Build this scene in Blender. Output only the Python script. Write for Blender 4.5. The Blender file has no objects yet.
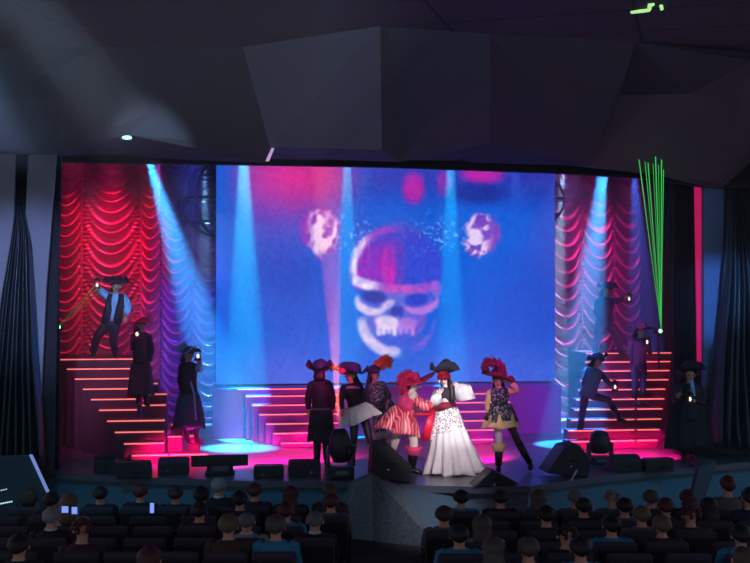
import bpy, math, random
import numpy as np
from mathutils import Vector, Matrix, Quaternion
random.seed(7)
SC = bpy.context.scene
COL = SC.collection
R = math.radians
F = 1140.0
YAW = R(8.0)
CAM = Vector((-3.7, -20.0, 3.1))
PITCH = math.atan(11.5/F)
# ---------------------------------------------------------------- camera
cd = bpy.data.cameras.new('camera'); cam = bpy.data.objects.new('camera', cd); COL.objects.link(cam)
cam.location = CAM
cam.rotation_euler = (R(90)+PITCH, 0, -YAW)
cd.sensor_width = 36; cd.lens = F*36/750; cd.clip_end = 300
SC.camera = cam
CM = cam.rotation_euler.to_matrix()

def ray(px, py):
    return CM @ Vector(((px-375)/F, -(py-281.5)/F, -1.0))
def P(px, py, Y):            # point of the plane y = Y
    d = ray(px, py); t = (Y-CAM.y)/d.y
    return CAM + d*t
def PZ(px, py, z):           # point of the level z
    d = ray(px, py); t = (z-CAM.z)/d.z
    return CAM + d*t
def PD(px, dist, z):         # point at a distance along the line of sight, height z
    d = ray(px, 293); d.z = 0
    p = CAM + d*dist; p.z = z
    return p

# ---------------------------------------------------------------- materials
def srgb(c):
    return tuple(((v/255)/12.92 if v/255 <= .04045 else ((v/255+.055)/1.055)**2.4) for v in c)
MATS = {}
def mat(name, rgb, rough=.6, metal=0, emit=None, strength=1, noise=.15, scale=8, sheen=0, bump=0, coat=0):
    if name in MATS: return MATS[name]
    m = bpy.data.materials.new(name); m.use_nodes = True
    nt = m.node_tree; b = nt.nodes['Principled BSDF']
    c = srgb(rgb)
    b.inputs['Roughness'].default_value = rough
    b.inputs['Metallic'].default_value = metal
    if coat: b.inputs['Coat Weight'].default_value = coat
    tc = nt.nodes.new('ShaderNodeTexCoord')
    nz = nt.nodes.new('ShaderNodeTexNoise'); nz.inputs['Scale'].default_value = scale
    nt.links.new(tc.outputs['Object'], nz.inputs['Vector'])
    mx = nt.nodes.new('ShaderNodeMix'); mx.data_type = 'RGBA'
    mx.inputs['A'].default_value = (*[v*(1-noise) for v in c], 1)
    mx.inputs['B'].default_value = (*[min(1, v*(1+noise)) for v in c], 1)
    nt.links.new(nz.outputs['Fac'], mx.inputs['Factor'])
    nt.links.new(mx.outputs['Result'], b.inputs['Base Color'])
    if bump:
        bp = nt.nodes.new('ShaderNodeBump'); bp.inputs['Strength'].default_value = bump
        nt.links.new(nz.outputs['Fac'], bp.inputs['Height']); nt.links.new(bp.outputs['Normal'], b.inputs['Normal'])
    if emit:
        b.inputs['Emission Color'].default_value = (*srgb(emit), 1)
        b.inputs['Emission Strength'].default_value = strength
    MATS[name] = m
    return m

# ---------------------------------------------------------------- mesh builder
class MB:
    def __init__(s): s.v = []; s.f = []; s.sm = []
    def add(s, vs, fs, smooth=False):
        n = len(s.v); s.v += [tuple(v) for v in vs]
        s.f += [tuple(i+n for i in f) for f in fs]; s.sm += [smooth]*len(fs)
        return s
    def box(s, c, d, rz=0, rx=0):
        c = Vector(c); M = Matrix.Rotation(rz, 3, 'Z') @ Matrix.Rotation(rx, 3, 'X')
        vs = [c + M @ Vector((sx*d[0]/2, sy*d[1]/2, sz*d[2]/2)) for sz in (-1, 1) for sx, sy in ((-1, -1), (1, -1), (1, 1), (-1, 1))]
        return s.add(vs, [(3, 2, 1, 0), (4, 5, 6, 7), (0, 1, 5, 4), (1, 2, 6, 5), (2, 3, 7, 6), (3, 0, 4, 7)])
    def prism(s, poly, off, smooth=False):    # polygon of 3d points, thickness vector
        off = Vector(off); n = len(poly); poly = [Vector(p) for p in poly]
        vs = poly + [p+off for p in poly]
        fs = [tuple(range(n))[::-1], tuple(range(n, 2*n))] + [(i, (i+1) % n, n+(i+1) % n, n+i) for i in range(n)]
        return s.add(vs, fs, smooth)
    def sweep(s, pts, rad, n=12, side=None, cap=True, fn=None):
        pts = [Vector(p) for p in pts]; rings = []
        m = len(pts); last = None
        for i, p in enumerate(pts):
            t = (pts[min(i+1, m-1)] - pts[max(i-1, 0)])
            t = t.normalized() if t.length > 1e-9 else Vector((0, 0, 1))
            a = Vector(side) if side is not None else (last if last is not None else (Vector((1, 0, 0)) if abs(t.x) < .8 else Vector((0, 1, 0))))
            a = a - t*a.dot(t)
            if a.length < 1e-4: a = t.orthogonal()
            a.normalize(); b = t.cross(a); last = a
            r = rad[i]; ra, rb = (r if isinstance(r, (tuple, list)) else (r, r))
            ring = []
            for k in range(n):
                th = 2*math.pi*k/n; g = fn(i, th) if fn else 1
                ring.append(p + a*(math.cos(th)*ra*g) + b*(math.sin(th)*rb*g))
            rings.append(ring)
        vs = [v for r_ in rings for v in r_]
        fs = [(i*n+k, i*n+(k+1) % n, (i+1)*n+(k+1) % n, (i+1)*n+k) for i in range(m-1) for k in range(n)]
        if cap:
            fs += [tuple(range(n))[::-1], tuple((m-1)*n+k for k in range(n))]
        return s.add(vs, fs, True)
    def ell(s, c, r, n=12, m=8, rot=None):
        c = Vector(c); r = r if isinstance(r, (tuple, list)) else (r, r, r)
        vs = []
        for j in range(m+1):
            ph = math.pi*j/m
            for k in range(n):
                th = 2*math.pi*k/n
                v = Vector((math.sin(ph)*math.cos(th)*r[0], math.sin(ph)*math.sin(th)*r[1], math.cos(ph)*r[2]))
                if rot is not None: v = rot @ v
                vs.append(c+v)
        fs = [(j*n+k, (j+1)*n+k, (j+1)*n+(k+1) % n, j*n+(k+1) % n) for j in range(m) for k in range(n)]
        return s.add(vs, fs, True)
    def grid(s, fn, nu, nv, smooth=True, thick=None):
        vs = [fn(i/nu, j/nv) for j in range(nv+1) for i in range(nu+1)]
        w = nu+1
        fs = [(j*w+i, j*w+i+1, (j+1)*w+i+1, (j+1)*w+i) for j in range(nv) for i in range(nu)]
        s.add(vs, fs, smooth)
        if thick is not None:
            t = Vector(thick); s.add([Vector(v)+t for v in vs], [f[::-1] for f in fs], smooth)
            N = len(vs); base = len(s.v)-2*N
            edge = [i for i in range(w)] + [j*w+nu for j in range(1, nv+1)] + [nv*w+i for i in range(nu-1, -1, -1)] + [j*w for j in range(nv-1, 0, -1)]
            for q in range(len(edge)):
                a, b = edge[q], edge[(q+1) % len(edge)]
                s.f.append((base+a, base+N+a, base+N+b, base+b)); s.sm.append(False)
        return s
    def mesh(s, name, m, origin=None):
        me = bpy.data.meshes.new(name)
        o = Vector(origin) if origin is not None else Vector((0, 0, 0))
        me.from_pydata([tuple(Vector(v)-o) for v in s.v], [], s.f)
        me.polygons.foreach_set('use_smooth', s.sm)
        me.materials.append(m); me.update()
        return me
    def build(s, name, m, parent=None, bevel=0, origin=None):
        # origin: the world point the mesh data is kept relative to (parts share their thing's)
        if parent is not None: origin = ORG[parent.name]
        elif origin is None:
            xs = [v[0] for v in s.v]; ys = [v[1] for v in s.v]; zs = [v[2] for v in s.v]
            origin = Vector(((min(xs)+max(xs))/2, (min(ys)+max(ys))/2, min(zs)))
        ob = bpy.data.objects.new(name, s.mesh(name, m, origin)); COL.objects.link(ob)
        ORG[ob.name] = Vector(origin)
        if parent is None: ob.location = origin
        else: ob.parent = parent
        if bevel:
            b = ob.modifiers.new('bevel', 'BEVEL'); b.width = bevel; b.segments = 2; b.limit_method = 'ANGLE'
        return ob
ORG = {}
def tag(o, label=None, cat=None, group=None, kind=None):
    if label: o['label'] = label
    if cat: o['category'] = cat
    if group: o['group'] = group
    if kind: o['kind'] = kind
    return o
def thing(name, loc, label, cat, group=None):
    o = bpy.data.objects.new(name, None); COL.objects.link(o); o.location = loc
    o.empty_display_size = .2
    ORG[o.name] = Vector(loc)
    return tag(o, label, cat, group)
def struct(name, mb, m, **k):
    return tag(mb.build(name, m, **k), kind='structure')
def copy_tree(o, parent=None):
    c = o.copy(); COL.objects.link(c); c.parent = parent
    for ch in list(o.children): copy_tree(ch, c)
    return c

# ---------------------------------------------------------------- common materials
BLACK = mat('matte black paint', (12, 12, 15), .7)
GEAR = mat('black cabinet', (34, 36, 44), .5)
GRILLE = mat('speaker grille', (26, 27, 34), .7, scale=120, noise=.5)
SKIN = mat('skin', (205, 150, 125), .5)
SKINW = mat('powdered skin', (240, 220, 215), .5)
STRIPGLOW = mat('strip light', (255, 190, 150), .4, emit=(255, 120, 110), strength=1.15)
# ================================================================ the hall and the stage
def carpet_mat():
    m = mat('dark plum carpet', (46, 38, 50), .95, scale=60, noise=.5); return m
CARPET = carpet_mat()
def hall_z(p):               # raked hall floor
    return -0.82 + 0.072*max(0, (-3.2 - p.y))
fl = MB()
fl.prism([(-16, 8, -.82), (-16, -3.2, -.82), (14, -3.2, -.82), (14, 8, -.82)], (0, 0, -.1))
fl.prism([(-16, -3.2, -.82), (-16, -24, -.82+.072*20.8), (14, -24, -.82+.072*20.8), (14, -3.2, -.82)], (0, 0, -.1))
struct('floor', fl, CARPET)

# stage deck: polished black, front edge a shallow curve
DECK = mat('polished grey deck', (92, 92, 106), .3, noise=.35, scale=1.2, bump=.04)
edge_px = [(-30, 468), (45, 472), (130, 477), (250, 481), (362, 482), (405, 485), (480, 487), (530, 486), (575, 480), (640, 472), (750, 462), (800, 457)]
edge = [PZ(x, y, 0) for x, y in edge_px]
deck = [Vector((e.x, e.y, 0)) for e in edge] + [Vector((9.5, 8.4, 0)), Vector((-9.5, 8.4, 0))]
mb = MB(); mb.prism(deck, (0, 0, -.11)); struct('floor', mb, DECK).name = 'floor_stage'
TEAL = mat('painted stage front', (70, 118, 140), .7, scale=2, noise=.1)
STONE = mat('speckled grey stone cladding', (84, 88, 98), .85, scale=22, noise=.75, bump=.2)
def fascia(i0, i1, m, name, inset=.12, dz=-.86):
    mb = MB()
    a = [e + Vector((0, inset, 0)) for e in edge[i0:i1+1]]
    for p, q in zip(a, a[1:]):
        mb.prism([(p.x, p.y, -.11), (q.x, q.y, -.11), (q.x, q.y, dz), (p.x, p.y, dz)], (0, .1, 0))
    struct(name, mb, m)
fascia(0, 4, TEAL, 'wall_stage_front_left'); fascia(7, 11, TEAL, 'wall_stage_front_right'); fascia(4, 7, STONE, 'wall_stage_front_middle')
# the stone-clad centre block in facets
def facet(pts, m, name, off=(0, .25, 0)):
    mb = MB(); mb.prism(pts, off); return struct(name, mb, m)
z0 = -.82
b0 = PZ(338, 537, z0); b1 = PZ(373, 541, z0); b2 = PZ(441, 549, z0); b3 = PZ(520, 543, z0); b4 = PZ(566, 531, z0)
t0 = PZ(341, 497, -.3); t1 = P(372, 475, b1.y+.15); t2 = P(402, 489, b1.y+.2); t3 = PZ(480, 491, -.12); t4 = PZ(530, 490, -.12); t5 = PZ(572, 484, -.12)
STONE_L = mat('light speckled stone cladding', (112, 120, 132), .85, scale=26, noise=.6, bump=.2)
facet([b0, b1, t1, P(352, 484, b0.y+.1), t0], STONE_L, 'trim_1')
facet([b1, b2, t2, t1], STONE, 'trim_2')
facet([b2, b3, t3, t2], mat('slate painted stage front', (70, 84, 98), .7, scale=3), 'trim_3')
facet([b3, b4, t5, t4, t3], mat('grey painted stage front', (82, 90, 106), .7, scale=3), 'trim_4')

# ---- stage back wall and dark legs
BACK = mat('dark backdrop cloth', (40, 30, 70), .9, scale=1.5)
mb = MB(); mb.prism([(-9.5, 8.05, 0), (9.5, 8.05, 0), (9.5, 8.05, 7.6), (-9.5, 8.05, 7.6)], (0, .2, 0)); struct('wall_back', mb, BACK)
mb = MB(); mb.box((-9.6, 4.1, 3.4), (.2, 8.6, 8.4)); struct('wall_stage_left', mb, BLACK)
mb = MB(); mb.box((9.6, 4.1, 3.4), (.2, 8.6, 8.4)); struct('wall_stage_right', mb, BLACK)
mb = MB(); mb.box((0, 4.2, 7.7), (19.4, 8.7, .2)); struct('ceiling_stage', mb, BLACK)

# black legs either side of the opening (velour, lightly pleated)
VELOUR = mat('black velour', (20, 18, 26), .95, scale=20)
def leg_cloth(px0, px1, Y, ytop, name, label, pleats=7):
    a = P(px0, 400, Y); b = P(px1, 400, Y); top = P(px0, ytop, Y).z
    mb = MB()
    def fn(u, v):
        x = a.x+(b.x-a.x)*u
        return Vector((x, Y + .06*math.sin(u*pleats*2*math.pi), .01+(top-.01)*v))
    mb.grid(fn, pleats*6, 6, True, (0, .03, 0))
    o = mb.build(name, VELOUR); return tag(o, label, 'curtain')
leg_cloth(36, 59, .5, 120, 'stage_leg_curtain', 'black velour leg curtain at the left edge of the stage opening')
leg_cloth(674, 695, .9, 150, 'stage_leg_curtain', 'black velour leg curtain directly left of the tall pink strip')
leg_cloth(653, 712, 7.5, 120, 'backdrop_curtain', 'dark velour curtain far upstage behind the green laser beams', 9)

# ---- header over the opening and the faceted bulkhead
HEAD = mat('black header', (26, 24, 32), .8)
hp = [(-60, 160), (66, 162), (265, 165), (382, 167), (555, 173), (640, 178), (705, 187), (800, 190)]
hb = [P(x, y, 0) for x, y in hp]
mb = MB()
for p, q in zip(hb, hb[1:]): mb.prism([p, q, (q.x, 0, 7.6), (p.x, 0, 7.6)], (0, .15, 0))
struct('wall_header', mb, HEAD)
CZ = 6.6
U = {k: PZ(x, y, CZ) for k, (x, y) in {'a': (-60, 52), 'b': (100, 46), 'c': (243, 47), 'd': (380, 26), 'e': (389, 27), 'f': (490, 34), 'g': (635, 42), 'h': (790, 56)}.items()}
Lw = {k: P(x, y, Y) for k, (x, y, Y) in {'a': (-60, 149, -2.4), 'b': (12, 151, -2.2), 'c': (56, 152, -2.0), 'd': (130, 135, -2.1), 'e': (265, 163, -2.3), 'f': (270, 147, -2.7),
      'g': (382, 150, -3.2), 'h': (401, 162, -2.4), 'i': (490, 143, -2.0), 'j': (590, 166, -1.9), 'k': (665, 176, -2.2), 'l': (705, 187, -2.4), 'm': (723, 187, -2.8), 'n': (800, 118, -4.0),
      'M': (152, 112, -2.5), 'N': (620, 95, -3.0), 'O': (690, 94, -3.6), 'Q': (752, 61, -4.6), 'S': (0, 97, -3.2), 'T': (62, 100, -2.9)}.items()}
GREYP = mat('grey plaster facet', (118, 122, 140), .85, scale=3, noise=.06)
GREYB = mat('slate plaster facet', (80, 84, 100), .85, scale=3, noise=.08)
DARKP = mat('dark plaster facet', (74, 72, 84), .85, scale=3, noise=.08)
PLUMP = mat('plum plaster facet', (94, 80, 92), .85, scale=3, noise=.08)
n = [0]
def fac(m, *pts):
    n[0] += 1
    mb = MB(); mb.prism(pts, (0, .06, .04)); struct('wall_bulkhead_%d' % n[0], mb, m)
fac(DARKP, U['a'], U['b'], Lw['T'], Lw['S']); fac(PLUMP, Lw['S'], Lw['T'], Lw['c'], Lw['b'], Lw['a']); fac(PLUMP, U['b'], Lw['M'], Lw['d'], Lw['c'], Lw['T'])
fac(GREYB, U['b'], U['c'], Lw['M']); fac(DARKP, U['c'], Lw['f'], Lw['e'], Lw['d'], Lw['M'])
fac(GREYP, U['c'], U['d'], Lw['g'], Lw['f']); fac(DARKP, U['d'], U['e'], Lw['h'], Lw['g'])
fac(GREYB, U['e'], U['f'], Lw['i'], Lw['h']); fac(DARKP, U['f'], U['g'], Lw['N'], Lw['j'], Lw['i'])
fac(DARKP, U['g'], U['h'], Lw['Q'], Lw['O'], Lw['N']); fac(PLUMP, Lw['N'], Lw['O'], Lw['k'], Lw['j'])
fac(PLUMP, Lw['O'], Lw['Q'], Lw['n'], Lw['m'], Lw['l'], Lw['k'])
fac(GREYP, U['h'], Lw['n'], Lw['Q'])
low = ['a', 'b', 'c', 'd', 'e', 'f', 'g', 'h', 'i', 'j', 'k', 'l', 'm']
for p, q in zip(low, low[1:]):
    A, B = Lw[p], Lw[q]
    fac(HEAD, A, B, Vector((B.x, .1, 5.45)), Vector((A.x, .1, 5.45)))
# narrow panel edge; the magenta light on it is put in as glow
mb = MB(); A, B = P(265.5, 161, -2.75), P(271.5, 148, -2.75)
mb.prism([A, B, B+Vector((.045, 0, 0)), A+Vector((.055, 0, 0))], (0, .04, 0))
tag(mb.build('glowing_edge', mat('pink edge glow', (220, 180, 230), .4, emit=(205, 160, 215), strength=.8)), 'short edge strip, magenta light put in as glow, under the big grey ceiling panel', 'light')

# ceiling: plum panels with joints
def ceil_mat():
    m = bpy.data.materials.new('plum ceiling panels'); m.use_nodes = True; nt = m.node_tree; b = nt.nodes['Principled BSDF']
    tc = nt.nodes.new('ShaderNodeTexCoord'); mp = nt.nodes.new('ShaderNodeMapping'); br = nt.nodes.new('ShaderNodeTexBrick')
    nt.links.new(tc.outputs['Object'], mp.inputs['Vector']); nt.links.new(mp.outputs[0], br.inputs['Vector'])
    mp.inputs['Rotation'].default_value = (0, 0, R(24))
    br.inputs['Scale'].default_value = 1; br.inputs['Brick Width'].default_value = 2.4; br.inputs['Row Height'].default_value = 1.2; br.offset = 0
    br.inputs['Mortar Size'].default_value = .02
    br.inputs['Color1'].default_value = (*srgb((84, 72, 82)), 1); br.inputs['Color2'].default_value = (*srgb((78, 68, 80)), 1); br.inputs['Mortar'].default_value = (*srgb((30, 26, 30)), 1)
    nt.links.new(br.outputs['Color'], b.inputs['Base Color']); b.inputs['Roughness'].default_value = .8
    return m
mb = MB(); mb.prism([(-16, -24, CZ), (14, -24, CZ), (14, 0, CZ), (-16, 0, CZ)], (0, 0, .15)); struct('ceiling', mb, ceil_mat())

# ---- side walls beside the opening
PALE = mat('pale grey wall', (150, 156, 176), .8, scale=2.5, noise=.12)
DARKW = mat('dark side wall', (44, 42, 52), .8)
def poly(name, pts, Y, m, off=(0, .12, 0), label=None):
    mb = MB(); mb.prism([P(x, y, Y) for x, y in pts], off); return struct(name, mb, m)
poly('wall_left', [(-90, 60), (-90, 520), (0, 505), (40, 470), (53, 470), (62, 140)], -.2, DARKW)
poly('trim_5', [(-60, 140), (16, 140), (13, 240), (2, 330), (-60, 420)], -.55, PALE)
poly('trim_6', [(29, 140), (57, 140), (53, 200), (46, 290), (41, 396), (37, 392), (30, 310), (24, 250)], -.55, PALE)
poly('wall_right', [(694, 140), (694, 470), (830, 470), (830, 60)], .95, DARKW)
poly('trim_7', [(704, 180), (724, 180), (722, 330), (713, 400), (704, 400)], .6, mat('blue grey wall', (108, 140, 190), .7, scale=2.5))
poly('trim_8', [(722, 150), (738, 150), (738, 230), (722, 330)], .62, mat('brown wall', (60, 48, 52), .8))
poly('trim_9', [(738, 130), (830, 130), (830, 300), (738, 300)], .62, PALE)
mb = MB(); mb.prism([P(695, 184, .8), P(704, 184, .8), P(705, 368, .8), P(698, 366, .8)], (0, .05, 0))
tag(mb.build('light_strip', mat('pink light box', (200, 30, 100), .5, emit=(170, 18, 78), strength=1)), 'tall pink glowing strip beside the right wall panel', 'light')

# side drapes gathered at the top
def drape(name, label, outline, Y, m, pleats):
    # outline: rows of (y, xl, xr)
    mb = MB(); N = len(outline)-1
    def fn(u, v):
        k = v*N; i = min(int(k), N-1); f = k-i
        y = outline[i][0]*(1-f)+outline[i+1][0]*f; xl = outline[i][1]*(1-f)+outline[i+1][1]*f; xr = outline[i][2]*(1-f)+outline[i+1][2]*f
        p = P(xl+(xr-xl)*u, y, Y); w = (xr-xl)/60
        p.y += w*.16*math.sin(u*pleats*2*math.pi + 1.5*math.sin(v*3)) + .05*w*math.sin(u*pleats*4.7*math.pi)
        p.y -= .25*math.sin(u*math.pi)*min(1, v*3)*w
        return p
    mb.grid(fn, pleats*7, 24, True, (0, .04, 0))
    return tag(mb.build(name, m), label, 'drape')
SATIN = mat('dark teal satin', (46, 56, 64), .38, metal=.3, scale=5)
drape('side_drape', 'dark teal satin drape gathered to a point left of the stage', [(200, 16, 22), (240, 10, 30), (300, 0, 34), (360, -8, 37), (400, -14, 40), (466, -24, 44)], -.9, SATIN, 9)
drape('side_drape', 'dark silvery satin drape gathered high right of the stage', [(150, 733, 742), (230, 729, 756), (300, 724, 766), (360, 718, 772), (400, 713, 778), (447, 709, 786)], .2, SATIN, 10)

# ---- screen (an LED wall showing a skull in a headscarf) -- picture is what the screen gives off
SY = 5.3
def screen_pixels(W, H):
    X, Yy = np.meshgrid(np.linspace(216, 555, W), np.linspace(150, 383, H))
    rng = np.random.RandomState(3)
    def blob(cx, cy, rx, ry, p=2.0): return np.exp(-(((X-cx)/rx)**2+((Yy-cy)/ry)**2)**(p/2))
    def sm(a, b, v):
        t = np.clip((v-a)/(b-a), 0, 1); return t*t*(3-2*t)
    def noise(sx, sy):
        g = rng.rand(int(233/sy)+3, int(339/sx)+3); gx = (X-216)/sx; gy = (Yy-150)/sy
        i = gx.astype(int); j = gy.astype(int); fx = gx-i; fy = gy-j; fx = fx*fx*(3-2*fx); fy = fy*fy*(3-2*fy)
        return (g[j, i]*(1-fx)+g[j, i+1]*fx)*(1-fy)+(g[j+1, i]*(1-fx)+g[j+1, i+1]*fx)*fy
    n1 = noise(40, 40); n2 = noise(14, 14); n3 = noise(5, 5); n4 = noise(2.2, 2.2)
    img = np.zeros((H, W, 3))
    def over(c, a):
        nonlocal img
        a = np.clip(a, 0, 1)[..., None]; img = img*(1-a)+np.array(c, float)*a
    over((0, 88, 205), np.ones_like(X))
    over((0, 66, 180), sm(470, 545, X)*.8)
    over((60, 72, 180), blob(275, 270, 60, 90)*.75)
    over((62, 96, 205), sm(320, 383, Yy)*.7)
    over((150, 44, 150), sm(250, 165, Yy)*sm(370, 300, X)*sm(216, 260, X)*.9)
    over((195, 40, 125), blob(302, 172, 52, 34)*.9)
    over((60, 42, 150), sm(215, 170, Yy)*sm(350, 380, X)*.7)
    over((200, 30, 160), (blob(410, 186, 12, 17, 5)+blob(441, 180, 8, 14, 5)*.6+blob(480, 170, 22, 11, 5))*.85)
    over((10, 24, 120), blob(475, 190, 30, 12, 4)*.6)
    over((96, 90, 190), blob(395, 232, 55, 20)*(.35+.7*n2)*.8)
    # pale smoke puffs either side
    for cx, cy, rx, ry, tint in ((317, 231, 21, 27, (232, 206, 228)), (479, 233, 22, 25, (232, 208, 235))):
        ang = np.arctan2(Yy-cy, X-cx); rad = np.sqrt(((X-cx)/rx)**2+((Yy-cy)/ry)**2)+.35*(n2-.5)+.3*(n3-.5)
        m = sm(1.0, .7, rad)*sm(cy-24, cy-22.5, Yy)
        over((150, 50, 170), m*.7)
        swirl = .45*n3+.35*n2+.2*(.5+.5*np.sin((X-cx)*.5+(Yy-cy)*.2+7*n2))
        side = sm(cx-16, cx-4, X) if cx < 400 else sm(cx+14, cx+2, X)
        over(tint, m*side*sm(.3, .56, swirl)*.9); over((210, 60, 150), m*(1-side)*sm(.45, .8, swirl)*.7)
    sp = sm(.72, .88, n4)*(blob(350, 232, 20, 26, 3)*.7+blob(440, 235, 34, 20, 3)*.8); over((120, 190, 250), sp*.8)
    # skull with a headscarf
    before = img.copy()
    ell = lambda cx, cy, rx, ry: ((X-cx)/rx)**2+((Yy-cy)/ry)**2
    def E(cx, cy, rx, ry, soft=.14, rot=0.0):
        dx = (X-cx)*math.cos(rot)+(Yy-cy)*math.sin(rot); dy = -(X-cx)*math.sin(rot)+(Yy-cy)*math.cos(rot)
        return sm(1+soft, 1-soft, (dx/rx)**2+(dy/ry)**2)
    dome = E(393, 270, 46, 46, .18)*sm(291, 287, Yy)
    over((66, 60, 190), dome*.75)
    cloth = dome*sm(233, 246, Yy+.12*(X-390))
    over((160, 34, 178), cloth*sm(404, 386, X)*(.72+.3*n3)); over((30, 70, 212), cloth*sm(392, 408, X)*.75)
    over((214, 30, 170), cloth*E(385, 268, 7, 24, .3)*.8); over((90, 60, 190), cloth*E(398, 262, 5, 24, .5)*.5)
    over((110, 40, 160), cloth*(.5+.5*np.sin(X*.8+n3*3))*.35)
    arc = (E(391, 268, 44, 44)-E(395, 272, 43, 42)).clip(0, 1)*sm(440, 370, X); over((205, 60, 190), arc*sm(250, 238, Yy)*sm(410, 385, X)*.7); over((240, 215, 240), arc*sm(372, 356, X)*sm(278, 268, Yy)*.95)
    over((235, 215, 240), (np.abs(X-351.5) < 1.4)*sm(244, 248, Yy)*sm(285, 281, Yy)*.9)
    by = 289-.004*(X-395)**2+.04*(X-395)
    band = sm(6.5, 4.5, np.abs(Yy-by))*sm(347, 351, X)*sm(438, 432, X)
    over((165, 70, 195), band*.85); over((238, 218, 242), band*sm(384, 366, X)*(.75+.3*n3)); over((205, 80, 180), band*E(400, 290, 20, 7, .4)*.6)
    over((170, 100, 210), E(433, 288, 6, 8, .3)*.7)
    # face in half light: pale brow and cheeks, deep sockets
    face = np.maximum(E(392, 303, 39, 17, .15), E(392, 318, 31, 24, .2))*sm(291, 295, Yy)
    over((104, 104, 205), face*.9); over((120, 64, 195), face*sm(396, 412, X)*.55)
    cheek = (E(368, 302, 17, 13, .2, .15)-E(372, 297, 17, 10.5, .2, .15)).clip(0, 1); over((236, 210, 236), cheek*.95)
    over((222, 190, 226), E(384, 304, 8, 4, .5, -.5)*.85)
    cheek = (E(418, 302, 18, 12, .2, -.15)-E(416, 298, 17, 9, .2, -.15)).clip(0, 1); over((205, 120, 215), cheek*.9)
    over((44, 52, 150), E(371, 296, 12, 7, .4, .12)*.9); over((30, 56, 190), E(413, 299, 12, 6.5, .4, -.15)*.9)
    over((56, 52, 160), E(391, 311, 3.6, 6, .4, .2)); over((60, 54, 165), E(397, 311, 3, 6, .4, -.2))
    maxi = E(384, 322, 13, 7, .3, .15); over((234, 205, 232), maxi*.95); over((200, 120, 210), E(404, 323, 10, 6, .4)*.7)
    over((60, 84, 200), E(395, 340, 27, 9.5, .25)*.9)
    ty = 329+.02*(X-393)**2*.3
    for k, tx in enumerate((375, 380, 385.5, 391, 397, 403, 409)):
        over((238, 215, 238) if tx < 393 else (200, 130, 220), sm(2.6, 1.6, np.abs(X-tx))*sm(325, 327, Yy)*sm(336.5-(k % 3), 334.5-(k % 3), Yy)*.92)
    jaw = (E(393, 322, 39, 36, .12)-E(396, 315, 34, 33, .15)).clip(0, 1)*sm(312, 322, Yy+.1*(X-360)); over((236, 205, 232), jaw*sm(408, 375, X)*.9); over((186, 90, 212), jaw*sm(398, 420, X)*.5)
    over((232, 200, 230), E(388, 351, 9, 5, .5)*.7)
    lay = img-before
    for ax in (0, 1):
        for _ in range(2): lay = (np.roll(lay, 1, ax)+lay*1.2+np.roll(lay, -1, ax))/3.2
    img = before+lay*(.80+.22*n3[..., None])
    # light shafts shown are real lamps; only grain here
    img += (n4[..., None]-.5)*16 + (n1[..., None]-.5)*14
    return np.clip(img, 0, 255)
W, H = 380, 262
pix = screen_pixels(W, H)
lin = np.where(pix/255 <= .04045, pix/255/12.92, ((pix/255+.055)/1.055)**2.4)
bl = P(216, 383.5, SY); br = P(555, 381.5, SY); tl = P(216, 150, SY)
zb = 1.09; zt = bl.z + (383-150)/45.4
SCREEN_X0, SCREEN_X1, SCREEN_ZT = bl.x, br.x, zt
scr = thing('led_screen', ((bl.x+br.x)/2, SY, zb), 'large blue video wall showing a skull in a headscarf', 'screen')
mb = MB(); mb.box(((bl.x+br.x)/2, SY+.12, (zb+zt)/2), (br.x-bl.x+.02, .2, zt-zb+.02)); mb.build('cabinet', BLACK, scr)
xs = np.linspace(bl.x, br.x, W); zs = np.linspace(zt, zb, H)
mb = MB()
vs = [(xs[i], SY, zs[j]) for j in range(H) for i in range(W)]
fs = [(j*W+i, (j+1)*W+i, (j+1)*W+i+1, j*W+i+1) for j in range(H-1) for i in range(W-1)]
mb.add(vs, fs)
m = bpy.data.materials.new('video wall picture'); m.use_nodes = True; nt = m.node_tree; b = nt.nodes['Principled BSDF']
at = nt.nodes.new('ShaderNodeVertexColor'); at.layer_name = 'picture'
b.inputs['Base Color'].default_value = (.01, .01, .012, 1); b.inputs['Roughness'].default_value = .6
nt.links.new(at.outputs['Color'], b.inputs['Emission Color']); b.inputs['Emission Strength'].default_value = 1.3
SCREEN_B = b
o = mb.build('picture', m, scr)
ca = o.data.color_attributes.new('picture', 'FLOAT_COLOR', 'POINT')
ca.data.foreach_set('color', np.concatenate([lin.reshape(-1, 3), np.ones((W*H, 1))], 1).astype(np.float32).ravel())

# ---- centre platform beneath the screen
PLAT = mat('violet lacquered platform', (135, 48, 140), .45, scale=2, noise=.12)
RISER = mat('plum stair riser', (110, 24, 70), .45, scale=3, noise=.15)
px0 = P(212, 400, 4.6).x; px1 = P(560, 400, 4.6).x
mb = MB(); mb.box(((px0+px1)/2, 4.95, .53), (px1-px0, .9, 1.06)); tag(mb.build('stage_platform', PLAT, bevel=.01), 'long violet platform running below the video wall', 'platform')

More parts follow.
